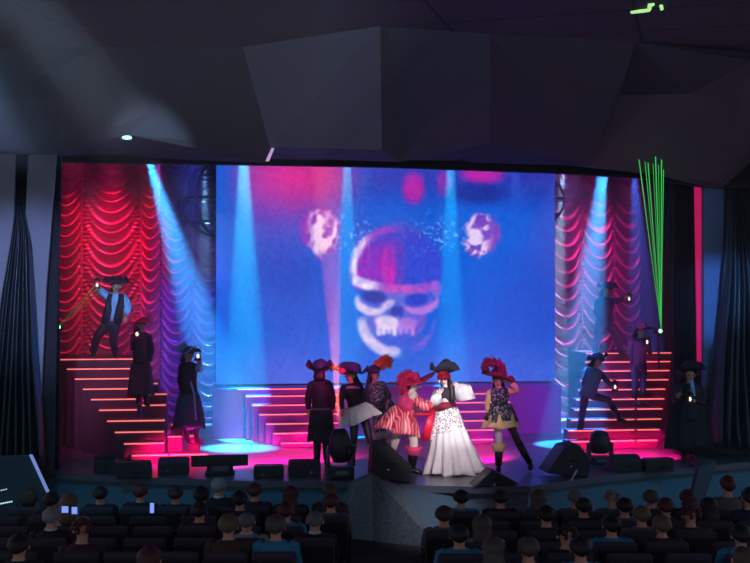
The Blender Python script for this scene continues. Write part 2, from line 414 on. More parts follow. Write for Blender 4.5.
def flight(name, label, rows, treadY, z_of, group=None, back=None, mtop=RISER):
    """rows: (y pixel, [(x0, x1), ...]); treadY(i) front plane of step i; z_of(i)"""
    t = thing(name, (P((rows[0][1][0][0]+rows[0][1][-1][1])/2, 400, treadY(len(rows)-1)).x, treadY(len(rows)-1), 0), label, 'stairs')
    for i, (y, segs) in enumerate(rows):
        Y = treadY(i); z = z_of(i); yb = back if back else treadY(0)+.5
        x0 = P(segs[0][0], y, Y).x; x1 = P(segs[-1][1], y, Y).x
        prevY = treadY(i-1) if i else yb
        mb = MB(); mb.box(((x0+x1)/2, (Y+prevY)/2, z/2+.005), (x1-x0, prevY-Y, z-.01)); st = mb.build('step', mtop, t)
        for a, b in segs:
            xa = P(a, y, Y).x; xb = P(b, y, Y).x
            mb = MB(); mb.box(((xa+xb)/2, Y-.012, z-.018), (xb-xa, .024, .022)); mb.build('light_strip', STRIPGLOW, st)
    return t
Lrows = [(357, [(59, 135)]), (367, [(67, 133)]), (377, [(75, 136)]), (387, [(83, 137)]), (397, [(91, 136)]), (407, [(99, 137)]),
         (418, [(107, 165)]), (429, [(115, 164)]), (440, [(124, 164)]), (450, [(132, 168), (170, 208)])]
RZ = .177
flight('stair_flight', 'left stair flight of ten glowing treads below the swagged red curtain', Lrows, lambda i: 3.75-.3*i, lambda i: RZ*(10-i), back=5.0)
flight('side_stair', 'narrow stepped block right of the left stair flight', [(385, [(147, 158)]), (395, [(147, 167)]), (406, [(142, 166)])], lambda i: 3.3-.28*i, lambda i: 1.3-.19*i, back=4.2)
flight('side_stair', 'low two-step block between the left stairs and the blue lit dancer', [(415, [(176, 182)]), (425, [(171, 182)]), (437, [(168, 182)])], lambda i: 2.9-.3*i, lambda i: .75-.2*i, back=3.4)
flight('side_stair', 'smallest glowing step block beside the blue lit dancer', [(424, [(188, 193)]), (436, [(187, 200)])], lambda i: 2.6-.3*i, lambda i: .56-.2*i, back=3.0)
Rrows = [(357, [(586, 634), (637, 671)]), (366, [(585, 634), (637, 670)]), (375, [(584, 634), (637, 669)]), (384, [(580, 634), (637, 668)]), (393, [(578, 634), (637, 665)]),
         (402, [(576, 634), (637, 664)]), (411, [(574, 634), (637, 662)]), (420, [(571, 634), (637, 661)]), (430, [(568, 634), (637, 659)]), (440, [(567, 634), (637, 657)])]
flight('stair_flight', 'right stair flight of ten glowing treads left of the dark caped figure', Rrows, lambda i: 4.5-.3*i, lambda i: RZ*(10-i), back=5.6)
Crows = [(392, [(246, 338)]), (402, [(252, 338)]), (412, [(259, 338)]), (423, [(266, 338)]), (433, [(273, 338)]), (443, [(281, 338)])]
flight('centre_stair', 'low glowing stair flight left of the centre below the video wall', Crows, lambda i: 4.22-.26*i, lambda i: .93-.165*i, back=4.48, mtop=PLAT)
Crows = [(391, [(440, 514)]), (400, [(440, 510)]), (409, [(440, 505)]), (419, [(440, 500)]), (429, [(440, 496)]), (439, [(440, 493)])]
flight('centre_stair', 'low glowing stair flight right of the centre behind the white-skirted dancer', Crows, lambda i: 4.22-.26*i, lambda i: .93-.165*i, back=4.48, mtop=PLAT)
mb = MB(); a = P(216, 383, 4.6); b_ = P(340, 383, 4.6); mb.box(((a.x+b_.x)/2, 4.485, 1.045), (b_.x-a.x, .03, .03))
mb = MB(); mb.box(((P(238, 384, 4.48).x+P(338, 384, 4.48).x)/2, 4.485, 1.04), (P(338, 384, 4.48).x-P(238, 384, 4.48).x, .025, .02))
tag(mb.build('light_strip', STRIPGLOW), 'thin glowing strip along the top edge of the violet platform', 'light')

# stair landings up to the back curtain
mb = MB(); a = P(59, 357, 3.9).x; b_ = P(137, 357, 3.9).x; mb.box(((a+b_)/2, 5.35, .875), (b_-a, .7-.0, 1.75)); tag(mb.build('landing', RISER), 'dark landing at the head of the left stairs', 'platform')
mb = MB(); a = P(586, 357, 4.7).x; b_ = P(671, 357, 4.7).x; mb.box(((a+b_)/2, 5.8, .875), (b_-a, .4, 1.75)); tag(mb.build('landing', RISER), 'dark landing at the head of the right stairs', 'platform')

# ---- swagged (festoon) curtains
def satin(name, rgb):
    m = mat(name, rgb, .27, scale=6, noise=.15); b = m.node_tree.nodes['Principled BSDF']
    b.inputs['Specular IOR Level'].default_value = .7; b.inputs['Sheen Weight'].default_value = .3
    return m
REDSATIN = satin('crimson satin', (170, 22, 62)); TINTSATIN = satin('plum tinted satin', (120, 60, 130))
def swag(cols, Y, z_lo, z_hi, label, m, pitch=.245, amp=.14, seed=0, name='festoon_curtain'):
    rr = random.Random(seed)
    t = thing(name, ((cols[0]+cols[-1])/2, Y, z_lo), label, 'curtain')
    for a, b in zip(cols, cols[1:]):
        mb = MB(); w = b-a; sag = .62*min(1.3, w)
        ph0 = rr.random()
        NV = int((z_hi-z_lo)/.014)
        wob = [rr.uniform(-.22, .22) for _ in range(64)]
        def fn(u, v):
            z = z_lo+(z_hi-z_lo)*v; q = 1-(2*u-1)**2
            s = (z + sag*q**.8)/pitch + ph0
            k = int(math.floor(s)); f = s-k
            s2 = s + wob[k % 64]*math.sin(math.pi*f)
            f = s2-math.floor(s2)
            prof = (f/.78 if f < .78 else (1-f)/.22); prof = prof*prof*(3-2*prof)*.6+prof*.4      # overhanging fold with a narrow upper lip
            fine = .25*math.sin(s*2*math.pi*2.7+u*3)
            d = amp*(prof+.3*fine)*(.35+.65*q) + .16*q**.6
            if u < .06 or u > .94: d += .03*math.sin(z*60)
            return Vector((a+w*u, Y-d, z))
        mb.grid(fn, 26, NV, True)
        mb.build('swag_panel', m, t)
        if b is not cols[-1]:
            g = MB(); zz = [z_lo+(z_hi-z_lo)*i/60 for i in range(61)]
            g.sweep([(b, Y-.07+.015*math.sin(i*2.1), z) for i, z in enumerate(zz)], [.028+.012*math.sin(i*2.9) for i in range(61)], n=6); g.build('gather_cord', m, t)
    return t
CY = 7.62
cx = [P(x, 300, CY).x for x in (50, 82, 141, 160)]
swag(cx, CY, .02, 6.6, 'crimson swagged satin curtain behind the left stair flight', REDSATIN, seed=2)
cx = [P(x, 300, CY+.1).x for x in (160.5, 192, 226)]  # crimson curtain carries on here; its blue light is put into the plum colour
swag(cx, CY+.1, .02, 6.6, 'swagged curtain tinted plum for the blue light, between crimson curtain and video wall', TINTSATIN, seed=4)
cx = [P(x, 300, CY).x for x in (546, 581, 613, 640)]
swag(cx, CY, .02, 6.6, 'plum swagged curtain right of the video wall behind the right stairs', TINTSATIN, seed=5, pitch=.34)
# ================================================================ hanging wire globes (rings) either side of the screen
IRON = mat('black iron ring', (18, 16, 24), .6)
def globe(name, label, cx, cy, rpx, Y, tilt=.3):
    c = P(cx, cy, Y); s = rpx/44.0
    t = thing(name, tuple(c), label, 'hanging prop')
    def ring(rot, r=s, th=.036, zc=0):
        mb = MB(); n = 48
        pts = [c + rot @ Vector((r*math.cos(2*math.pi*i/n), 0, r*math.sin(2*math.pi*i/n))) + Vector((0, 0, zc)) for i in range(n+1)]
        mb.sweep(pts, [th]*(n+1), n=6, cap=False); mb.build('ring', IRON, t)
    ring(Matrix.Rotation(0, 3, 'Z'))
    ring(Matrix.Rotation(R(52), 3, 'Z'), th=.045)
    ring(Matrix.Rotation(R(90), 3, 'X'))
    for zc in (-.62*s, .62*s): ring(Matrix.Rotation(R(90), 3, 'X'), r=s*.78, zc=zc, th=.028)
    mb = MB(); mb.sweep([c+Vector((0, 0, s)), c+Vector((0, 0, 6.9-c.z))], [.02, .02], n=6); mb.build('cable', IRON, t)
    return t
globe('wire_globe', 'black wire globe hanging at the left edge of the video wall', 219, 200, 37, 6.5)
globe('wire_globe', 'black wire globe mostly hidden by the right edge of the video wall', 541, 200, 25, 6.5)

# ================================================================ stage front equipment
LENS = mat('glossy lens', (40, 44, 60), .1)
CHROME = mat('chrome', (180, 185, 190), .2, metal=1)
WHITE = mat('white plastic', (200, 200, 205), .5)
def wedge(px0, px1, ytop, ybase, label, flip=1, dep=.42, name='floor_monitor', lean=.5):
    """floor monitor: trapezoid side profile, seen from the hall"""
    c = PZ((px0+px1)/2, ybase, 0); s = 1140/((c-CAM) @ (CM @ Vector((0, 0, -1))))
    w = (px1-px0)/s; h = (ybase-ytop)/s
    c.z = 0.002
    t = thing(name, tuple(c), label, 'speaker')
    y0, y1 = c.y, c.y+dep
    # cross profile in y-z, sloped grille facing the back of the stage
    prof = [(y0, .0), (y1, .0), (y1, h*.28), (y0+dep*.42, h), (y0, h*.72 if lean else h)]
    mb = MB(); mb.prism([(c.x-w/2, y, z+.002) for y, z in prof], (w, 0, 0)); mb.build('cabinet', GEAR, t, bevel=.012)
    mb = MB(); g0, g1 = Vector((c.x-w*.45, y1+.004, h*.31)), Vector((c.x-w*.45, y0+dep*.44, h*.985))
    mb.prism([g0, g1, g1+Vector((w*.9, 0, 0)), g0+Vector((w*.9, 0, 0))], (0, .01, .012)); mb.build('grille', GRILLE, t)
    mb = MB(); mb.box((c.x+w*.12*flip, y0-.006, h*.35), (.11, .014, .045)); mb.build('handle', BLACK, t)
    mb = MB(); mb.box((c.x-w*.2*flip, y0-.004, h*.3), (.05, .01, .04)); mb.build('connector_plate', CHROME, t)
    return t
def side_wedge(pts, base, label, depth=.55):
    """wedge whose slanted profile shows: polygon in pixels, standing at depth of base"""
    c = PZ(base[0], base[1], 0); Y = c.y
    pl = [P(x, y, Y) for x, y in pts]
    zmin = min(p.z for p in pl)
    for p in pl: p.z -= zmin-.003
    t = thing('floor_monitor', (c.x, Y, .003), label, 'speaker')
    mb = MB(); mb.prism(pl, (.0, depth, 0)); mb.build('cabinet', GEAR, t, bevel=.015)
    a, b = pl[-1], pl[-2]      # sloped face: last edge of the outline
    nrm = (b-a).cross(Vector((0, 1, 0))).normalized()
    if nrm.z < 0: nrm = -nrm
    q = lambda p, f: p
    A = a+(b-a)*.08+Vector((0, .04, 0)); B = a+(b-a)*.92+Vector((0, .04, 0))
    mb = MB(); mb.prism([A, B, B+Vector((0, depth-.08, 0)), A+Vector((0, depth-.08, 0))], nrm*.012); mb.build('grille', GRILLE, t)
    m_ = sum(pl, Vector())/len(pl); m_.y = Y-.008
    mb = MB(); mb.box(m_, (.12, .014, .05)); mb.build('handle', BLACK, t)
    mb = MB(); mb.ell(m_+Vector((-.06, 0, -.1)), (.02, .008, .02)); mb.build('socket', CHROME, t)
    return t
wedge(94, 116, 457, 473, 'leftmost small black floor monitor, at the dark left edge of the stage', dep=.3)
wedge(117, 151, 462, 479, 'low flat black floor monitor, second from the left along the stage front', dep=.35, lean=0)
wedge(158, 189, 459, 475, 'black wedge monitor on the pink-lit deck left of the raised display')
wedge(254, 284, 466, 478, 'low black monitor right of the raised display', dep=.35, lean=0)
wedge(289, 321, 461, 477, 'black wedge monitor just left of the moving head light', flip=-1)
wedge(612, 643, 456, 472, 'black wedge monitor just right of the right moving head light')
wedge(645, 675, 459, 472, 'low black monitor nearest the dark caped figure', dep=.35, lean=0)
wedge(696, 716, 460, 468, 'small black case on the stage right of the dark caped figure', dep=.3, name='equipment_case', lean=0)
side_wedge([(372, 481), (410, 487), (412, 470), (391, 450), (374, 449)][::1], (385, 484), 'big grey wedge monitor at the stage front left of the pink dancer')
side_wedge([(547, 475), (588, 479), (592, 462), (580, 447), (565, 449)], (570, 478), 'big grey wedge monitor at the stage front right, tilted left')
o = side_wedge([(474, 491), (520, 488), (508, 481), (497, 476), (491, 475)], (497, 487), 'low grey monitor poking up at the stage edge below the gap between the dancers', depth=.4)

# raised prompter display on a stand
c = PZ(219, 475, 0); t = thing('prompter_display', (c.x, c.y, 0), 'wide black display panel raised on two legs at the left stage front', 'display')
a, b_ = P(191, 456, c.y), P(248, 466, c.y)
mb = MB(); mb.box(((a.x+b_.x)/2, c.y+.05, (a.z+b_.z)/2), (b_.x-a.x, .09, a.z-b_.z), rx=R(-12)); mb.build('panel', BLACK, t, bevel=.01)
mb = MB(); mb.box(((a.x+b_.x)/2, c.y+.10, (a.z+b_.z)/2+.01), (b_.x-a.x-.06, .01, a.z-b_.z-.05), rx=R(-12)); mb.build('screen', LENS, t)
zt_ = b_.z+.02
for x in (209, 231):
    p = P(x, 470, c.y+.06); mb = MB(); mb.box((p.x, c.y+.06, zt_/2+.001), (.07, .07, zt_)); mb.build('leg', BLACK, t)
p = P(220, 470, c.y+.06); mb = MB(); mb.box((p.x, c.y+.06, .03), (.5, .3, .05)); mb.build('foot', BLACK, t)
mb = MB(); mb.box((p.x, c.y+.12, zt_*.6), (.36, .02, zt_*.35)); mb.build('cross_panel', mat('grey panel', (120, 116, 130), .6), t)

def moving_head(px, ybase, ytop, wpx, label, tilt=0):
    c = PZ(px, ybase, 0); s = 1140/((c-CAM) @ (CM @ Vector((0, 0, -1)))); h = (ybase-ytop)/s; w = wpx/s
    t = thing('moving_head_light', (c.x, c.y, 0), label, 'stage light')
    mb = MB(); mb.prism([(c.x-w*.5, c.y-w*.4, .002), (c.x+w*.5, c.y-w*.4, .002), (c.x+w*.5, c.y+w*.4, .002), (c.x-w*.5, c.y+w*.4, .002)], (0, 0, h*.24)); mb.build('base', GEAR, t, bevel=.03)
    mb = MB(); mb.box((c.x, c.y-w*.41, h*.13), (w*.5, .012, h*.08)); mb.build('display', mat('grey display', (110, 116, 130), .3), t)
    for sx in (-1, 1):
        x = c.x+sx*w*.56
        mb = MB(); mb.prism([(x-sx*.0, c.y-w*.22, h*.24), (x, c.y+w*.22, h*.24), (x, c.y+w*.16, h*.66), (x, c.y-w*.16, h*.66)], (-sx*w*.11, 0, 0)); mb.build('yoke_arm', GEAR, t, bevel=.012)
    M = Matrix.Rotation(R(tilt), 3, 'Y'); cc = Vector((c.x, c.y, h*.56))
    mb = MB(); z = [-.24, -.22, -.1, .05, .2, .36, .44]; rr = [.16, .34, .44, .46, .44, .36, .25]
    mb.sweep([cc+M @ Vector((0, 0, k*h)) for k in z], [q*w for q in rr], n=18); hd = mb.build('lamp_head', GEAR, t)
    mb = MB(); mb.sweep([cc+M @ Vector((0, 0, .44*h)), cc+M @ Vector((0, 0, .452*h))], [.2*w, .19*w], n=18); mb.build('lens', LENS, hd)
    mb = MB(); mb.box(cc+Vector((w*.1, -w*.465, .03)), (.018, .02, h*.14)); mb.build('handle', CHROME, hd)
    return cc + M @ Vector((0, 0, .47*h)), M
mh1, mh1M = moving_head(341, 478, 429, 25, 'left moving head light at the stage front, beam pointing up', -6)
mh2, _ = moving_head(600, 464, 431, 23, 'right moving head light standing on a case at the stage front', 0)

# thin white stick and footlight
mb = MB(); mb.sweep([P(571, 481, -2.35), P(577, 470, -2.35)], [.014, .014], n=8); tag(mb.build('white_rod', WHITE), 'short thin white rod leaning at the stage edge below the right wedge monitor', 'rod')
c = PZ(710, 446, 0); t = thing('par_light', (c.x, c.y, 0), 'small floor lamp with a pale blue lens at the foot of the right drape', 'stage light')
mb = MB(); mb.sweep([c+Vector((0, .2, .17)), c+Vector((0, 0, .17))], [.12, .14], n=16); mb.build('lamp_body', BLACK, t)
mb = MB(); mb.sweep([c+Vector((0, -.002, .17)), c+Vector((0, -.015, .17))], [.12, .11], n=16); mb.build('lens', mat('blue lens', (110, 160, 240), .3, emit=(90, 140, 220), strength=.6), t)
mb = MB(); mb.box(c+Vector((0, .1, .02)), (.2, .16, .04)); mb.build('bracket', BLACK, t)

# low wing wall with an edge rail at the far left, with a row of small lights
WING = mat('teal grey wing wall', (40, 62, 74), .7)
mb = MB(); mb.prism([P(x, y, -3.6) for x, y in [(-40, 458), (30, 456), (60, 522), (58, 560), (-40, 560)]], (0, .12, 0)); struct('trim_10', mb, WING)
mb = MB(); mb.prism([P(x, y, -3.64) for x, y in [(29, 455), (32, 455), (50, 494), (47, 494)]], (0, .05, .0)); tag(mb.build('glowing_edge', mat('pale edge lamp', (140, 160, 220), .4, emit=(110, 130, 190), strength=.8)), 'thin pale blue edge light down the slanted wall at far left', 'light')
t = thing('light_string', tuple(P(5, 498, -3.75)), 'row of tiny white lights on the slanted wall at far left', 'light')
for i in range(7):
    mb = MB(); mb.ell(P(-1+i*2.1, 504-(.4*i), -3.72), .012, 6, 4); mb.build('bulb', mat('tiny white bulb', (220, 240, 255), .4, emit=(190, 220, 235), strength=1), t)
for i in range(4):
    mb = MB(); mb.ell(P(-1+i*2.4, 491-(.6*i), -3.72), .010, 6, 4); mb.build('bulb', MATS['tiny white bulb'], t)
mb = MB(); mb.prism([P(x, y, -2.0) for x, y in [(699, 468), (712, 463), (717, 463), (700, 512), (688, 512)]], (0, .12, 0)); struct('trim_11', mb, mat('grey post', (70, 78, 92), .7))

# bead heap at the foot of the right drape, glints put in as faint glow
c = PZ(733, 449, 0); rr = random.Random(5)
mb = MB()
for i in range(60):
    p = c+Vector((rr.uniform(-.28, .3), rr.uniform(-.15, .15), rr.uniform(.02, .34)))
    mb.ell(p, rr.uniform(.015, .03), 6, 4)
mb.sweep([c+Vector((-.33, 0, .02)), c+Vector((.33, 0, .02))], [.05, .05], n=8)
tag(mb.build('bead_garland', mat('beads with painted glint', (120, 190, 210), .15, metal=.6, emit=(40, 90, 100), strength=.25)), 'small heap of beads with glints put in as glow at the foot of the right drape', 'garland', kind='stuff')

# ================================================================ lanterns the pirates hold
LAMPGLOW = mat('lantern flame', (255, 220, 190), .4, emit=(255, 225, 200), strength=1.6)
BRASS = mat('dark lantern metal', (60, 46, 40), .4, metal=.6)
def lantern(px, py, Y, label, s=1.0):
    c = P(px, py, Y); t = thing('lantern', tuple(c-Vector((0, 0, .1))), label, 'lantern')
    mb = MB(); mb.sweep([c+Vector((0, 0, -.10*s)), c+Vector((0, 0, -.07*s))], [.075*s, .065*s], n=10); mb.build('base', BRASS, t)
    mb = MB(); mb.sweep([c+Vector((0, 0, .06*s)), c+Vector((0, 0, .09*s)), c+Vector((0, 0, .13*s))], [.075*s, .055*s, .015*s], n=10); mb.build('cap', BRASS, t)
    for k in range(4):
        a = math.pi/4+k*math.pi/2; q = c+Vector((math.cos(a)*.058*s, math.sin(a)*.058*s, 0))
        mb = MB(); mb.sweep([q+Vector((0, 0, -.08*s)), q+Vector((0, 0, .07*s))], [.008*s]*2, n=5); mb.build('post', BRASS, t)
    mb = MB(); mb.ell(c+Vector((0, 0, -.02*s)), (.028*s, .028*s, .04*s), 8, 6); mb.build('flame', LAMPGLOW, t)
    mb = MB(); n = 12; mb.sweep([c+Vector((math.cos(math.pi*i/n)*.055*s, 0, .1*s+math.sin(math.pi*i/n)*.09*s)) for i in range(n+1)], [.007*s]*(n+1), n=5); mb.build('handle', BRASS, t)
    return t

# ================================================================ laser projectors and beams
LGREEN = mat('green laser light', (60, 220, 90), .5, emit=(60, 190, 85), strength=.8)
def laser(px, py, Y, label, blabel, ends, rad=.006, m=LGREEN):
    c = P(px, py, Y); t = thing('laser_projector', (c.x, c.y+.12, c.z-.06), label, 'laser')
    mb = MB(); mb.box(c+Vector((0, .14, -.02)), (.15, .2, .1)); mb.build('housing', BLACK, t)
    mb = MB(); mb.ell(c+Vector((0, .03, 0)), (.045, .02, .045), 10, 6); mb.build('aperture', mat('laser aperture', (160, 255, 180), .4, emit=(150, 255, 170), strength=3), t)
    b = thing('laser_beam_fan', tuple(c), blabel, 'laser beam')
    for (ex, ey, eY, r) in ends:
        e = P(ex, ey, eY); mb = MB(); mb.sweep([c+Vector((0, -.02, 0)), c.lerp(e, .5), e], [r*.4, r*.6, r*.7], n=5); mb.build('beam', m, b)
    return c
laser(661, 331, 3.9, 'laser projector showing as a bright green dot above the right stairs', 'fan of green laser beams rising from the projector above the right stairs',
      [(x, y, -3.1, r) for x, y, r in ((639, 160, .012), (645, 162, .008), (648, 163, .012), (653, 164, .006), (655.5, 157, .014), (658.5, 165, .007), (661.5, 160, .014), (663.5, 170, .010))])
c = P(661, 331, 3.9); mb = MB(); mb.sweep([(c.x, c.y+.14, c.z-.07), (c.x, c.y+.14, .0)], [.025, .03], n=8); tag(mb.build('laser_stand', BLACK), 'slim dark pole carrying the laser projector above the right stairs', 'stand')
# laser drawing on the ceiling
tr = [PZ(x, y, CZ-.01) for x, y in ((631, 12.2), (640, 10.8), (649, 9.6), (650, 4.6), (654, 4.0))]
t = thing('laser_trace', tuple(tr[2]), 'pale green laser squiggle drawn on the ceiling', 'laser mark')
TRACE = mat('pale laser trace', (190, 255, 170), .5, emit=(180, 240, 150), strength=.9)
mb = MB(); mb.sweep(tr, [.02, .028, .028, .03, .02], n=5); mb.build('trace_line', TRACE, t)
mb = MB(); mb.sweep([PZ(661, 5.5, CZ-.01), PZ(661.8, 9, CZ-.01)], [.022, .022], n=5); mb.build('trace_line', TRACE, t)
OLIVE = mat('olive laser light', (120, 150, 30), .5, emit=(74, 78, 14), strength=1)
laser(58, 327, 2.6, 'laser projector showing as a green dot at the left edge of the left stairs', 'olive green laser beams rising towards the lantern of the man on the left stairs',
      [(96, 284, 2.6, .006), (99, 287, 2.6, .008), (102, 290, 2.6, .006), (99, 282, 2.7, .006)], m=OLIVE)
c = P(58, 327, 2.6); mb = MB(); mb.sweep([(c.x, c.y+.14, c.z-.07), (c.x, c.y+.14, .0)], [.025, .03], n=8); tag(mb.build('laser_stand', BLACK), 'slim dark pole carrying the laser projector left of the left stairs', 'stand')

# follow spot lamp housing under the bulkhead
c = P(127, 137.5, -2.35); t = thing('follow_spot', tuple(c), 'small bright lamp under the bulkhead edge at upper left', 'stage light')
mb = MB(); mb.box(c+Vector((-.02, .12, .0)), (.16, .18, .07)); mb.build('housing', BLACK, t)
mb = MB(); mb.ell(c+Vector((0, .01, 0)), (.075, .02, .03), 10, 6); mb.build('lens', mat('lit lamp lens', (160, 220, 255), .4, emit=(150, 220, 255), strength=2.5), t)

# ================================================================ light
w = bpy.data.worlds.new('world'); SC.world = w; w.use_nodes = True
w.node_tree.nodes['Background'].inputs[0].default_value = (.5, .52, .64, 1); w.node_tree.nodes['Background'].inputs[1].default_value = .75

def spot(name, src, dst, color, watts, deg, blend=.3, size=.04, vol=1.0):
    ld = bpy.data.lights.new(name, 'SPOT'); o = bpy.data.objects.new(name, ld); COL.objects.link(o)
    o.location = src; d = Vector(dst)-Vector(src); o.rotation_euler = d.to_track_quat('-Z', 'Y').to_euler()
    ld.color = color; ld.energy = watts; ld.spot_size = R(deg); ld.spot_blend = blend; ld.shadow_soft_size = size
    return o
def top(px, Y, z=6.3):        # a lamp on a bar above the opening
    p = P(px, 165, Y); return Vector((p.x, Y, z))
BLUE = (.0, .55, .85)
def shaft(px, Y, pxb, pyb, Yb, color, watts, deg, z=6.3, blend=.35):
    src = top(px, Y, z); return spot('beam_lamp', src, P(pxb, pyb, Yb), color, watts*22, deg, blend)
# ================================================================ people
def unit(v): return v.normalized() if v.length > 1e-9 else Vector((0, 0, 1))
def skin_mesh(name, verts, edges, rads, m, level=1):
    me = bpy.data.meshes.new(name); me.from_pydata([tuple(v) for v in verts], edges, [])
    ob = bpy.data.objects.new('tmp_skin', me); COL.objects.link(ob)
    md = ob.modifiers.new('skin', 'SKIN'); md.use_smooth_shade = True
    for i, sv in enumerate(me.skin_vertices[0].data):
        sv.radius = rads[i] if isinstance(rads[i], tuple) else (rads[i], rads[i]); sv.use_root = (i == 0)
    ss = ob.modifiers.new('sub', 'SUBSURF'); ss.levels = level; ss.render_levels = level
    dg = bpy.context.evaluated_depsgraph_get(); out = bpy.data.meshes.new_from_object(ob.evaluated_get(dg))
    bpy.data.objects.remove(ob); out.name = name
    out.materials.clear(); out.materials.append(m)
    out.polygons.foreach_set('use_smooth', [True]*len(out.polygons))
    return out
def add_mesh(name, me, parent):
    o = bpy.data.objects.new(name, me); COL.objects.link(o); o.parent = parent; ORG[o.name] = ORG[parent.name]; return o

def body_graph(J, face, hs=1.0, female=False, curl=.5):
    """J: joints as vectors; face: unit vector the face points to; hs: head size"""
    V = []; E = []; Rr = []
    def n(p, r, link=None):
        V.append(Vector(p)); Rr.append(r)
        if link is not None: E.append((link, len(V)-1))
        return len(V)-1
    pel = n(J['pelvis'], .105 if female else .11); up = unit(J['neck']-J['pelvis'])
    wa = n(J['pelvis'].lerp(J['neck'], .38), .085 if female else .10, pel)
    ch = n(J['pelvis'].lerp(J['neck'], .72), .105 if female else .125, wa)
    nb = n(J['neck']-up*.02, .06, ch)
    hup = unit(J['head']-J['neck'])
    nk = n(J['neck'].lerp(J['head'], .35), .05, nb)
    hc = n(J['head']-hup*.04*hs+face*.015, .078*hs, nk)
    h2 = n(J['head']+hup*.03*hs, .088*hs, hc); h3 = n(J['head']+hup*.085*hs-face*.01, .06*hs, h2)
    for s in ('L', 'R'):
        sh = n(J['sh'+s], .052, ch); up1 = n(J['sh'+s].lerp(J['el'+s], .5), .043, sh); el = n(J['el'+s], .037, up1)
        fo = n(J['el'+s].lerp(J['wr'+s], .4), .036, el); wr = n(J['wr'+s], .026, fo)
        d = unit(J['wr'+s]-J['el'+s])
        hd = unit(J.get('hd'+s, J['wr'+s]+d*.1)-J['wr'+s])
        pm = n(J['wr'+s]+hd*.055, .032, wr)
        side = hd.cross(face); side = unit(side) if side.length > .2 else unit(hd.orthogonal()); palm = unit(side.cross(hd))
        base = J['wr'+s]+hd*.075
        for k, L in enumerate((.068, .078, .072, .055)):
            o = side*(k-1.5)*.019
            a = n(base+o, .0095, pm); b = n(base+o*1.15+hd*L*.55+palm*.012*curl, .009, a); n(base+o*1.2+hd*L*(1-.25*curl)+palm*.05*curl, .0075, b)
        a = n(J['wr'+s]+hd*.035-side*.035, .011, pm); n(J['wr'+s]+hd*.075-side*.058+palm*.02, .009, a)
        hp = n(J['hp'+s], .088 if female else .085, pel); th = n(J['hp'+s].lerp(J['kn'+s], .5), .075, hp); kn = n(J['kn'+s], .055, th)
        ca = n(J['kn'+s].lerp(J['an'+s], .35), .054, kn); an = n(J['an'+s], .036, ca)
        n(J['to'+s], .032, an)
    return V, E, Rr

def face_parts(J, face, par, hs=1.0, skin=SKIN):
    hup = unit(J['head']-J['neck']); sd = unit(hup.cross(face)); f = face
    c = J['head']
    for s in (-1, 1):
        mb = MB(); mb.ell(c+f*.088*hs+sd*s*.032*hs+hup*.005, .013*hs, 8, 6); mb.build('eye', mat('dark eye', (30, 22, 24), .2), par)
        mb = MB(); mb.ell(c+sd*s*.092*hs-hup*.005, (.014, .022, .03), 8, 6); mb.build('ear', skin, par)
    mb = MB(); mb.sweep([c+f*.092*hs+hup*.01, c+f*.112*hs-hup*.022, c+f*.09*hs-hup*.03], [.008, .015, .012], n=8); mb.build('nose', skin, par)
    mb = MB(); mb.sweep([c+f*.088*hs-hup*.056-sd*.026, c+f*.098*hs-hup*.058, c+f*.088*hs-hup*.056+sd*.026], [.005, .009, .005], n=6); mb.build('mouth', mat('red lips', (150, 30, 45), .4), par)

def hair(J, face, m, par, long=0.0, hs=1.0, name='hair'):
    hup = unit(J['head']-J['neck']); sd = unit(hup.cross(face)); M = Matrix((sd, face, hup)).transposed()
    mb = MB(); c = J['head']-face*.012+hup*.03
    # cap
    n_, m_ = 16, 9; vs = []
    for j in range(m_+1):
        for k in range(n_):
            th = 2*math.pi*k/n_; back = -math.sin(th); ph = math.pi*(.48+.27*max(0, back))*j/m_
            r = .112*hs*(1+.04*math.sin(th*5+j))
            vs.append(c + M @ Vector((math.sin(ph)*math.cos(th)*r*.95, math.sin(ph)*math.sin(th)*r*1.06, math.cos(ph)*r*1.02)))
    fs = [(j*n_+k, (j+1)*n_+k, (j+1)*n_+(k+1) % n_, j*n_+(k+1) % n_) for j in range(m_) for k in range(n_)]
    mb.add(vs, fs, True)
    if long:
        b = c-face*.05
        mb.sweep([b+hup*.05, b-hup*.08-face*.03, b-hup*(.08+long*.5)-face*.06, b-hup*(.08+long)-face*.05], [(.08, .05), (.10, .05), (.11, .045), (.06, .02)], n=14, side=sd, fn=lambda i, t: 1+.08*math.sin(t*7+i))
    return mb.build(name, m, par)

def torso(J, m, par, name='vest', g=1.0, lo=-.06, female=False, side=None):
    p, nk = J['pelvis'], J['neck']; d = nk-p; u = unit(d); sd = side or unit(J['shR']-J['shL'])
    w = [.165, .155, .135 if female else .15, .165, .185, .175, .09]
    dp = [.125, .12, .105 if female else .12, .135, .13, .11, .07]
    f = [0, .12, .38, .62, .8, .93, 1.0]
    pts = [p+u*lo]+[p+d*k for k in f[1:]]
    mb = MB(); mb.sweep(pts, [(a*g, b*g) for a, b in zip(w, dp)], n=20, side=sd); return mb.build(name, m, par)
def tube_on(pts, rad, m, par, name, n=12, fn=None, side=None):
    mb = MB(); mb.sweep(pts, rad, n=n, fn=fn, side=side); return mb.build(name, m, par)
def sleeve(J, s, m, par, g=1.0, to=1.0, puff=0, name='sleeve'):
    a, b, c = J['sh'+s], J['el'+s], J['wr'+s]; e = b.lerp(c, to)
    inn = a.lerp(J['neck'], .25)
    return tube_on([inn, a, a.lerp(b, .5), b, b.lerp(c, .5*to), e], [.062*g, .07*g, (.06+puff)*g, (.055+puff)*g, (.05+puff*1.2)*g, (.04+puff*.3)*g], m, par, name, fn=(lambda i, t: 1+.08*math.sin(t*6)) if puff else None)
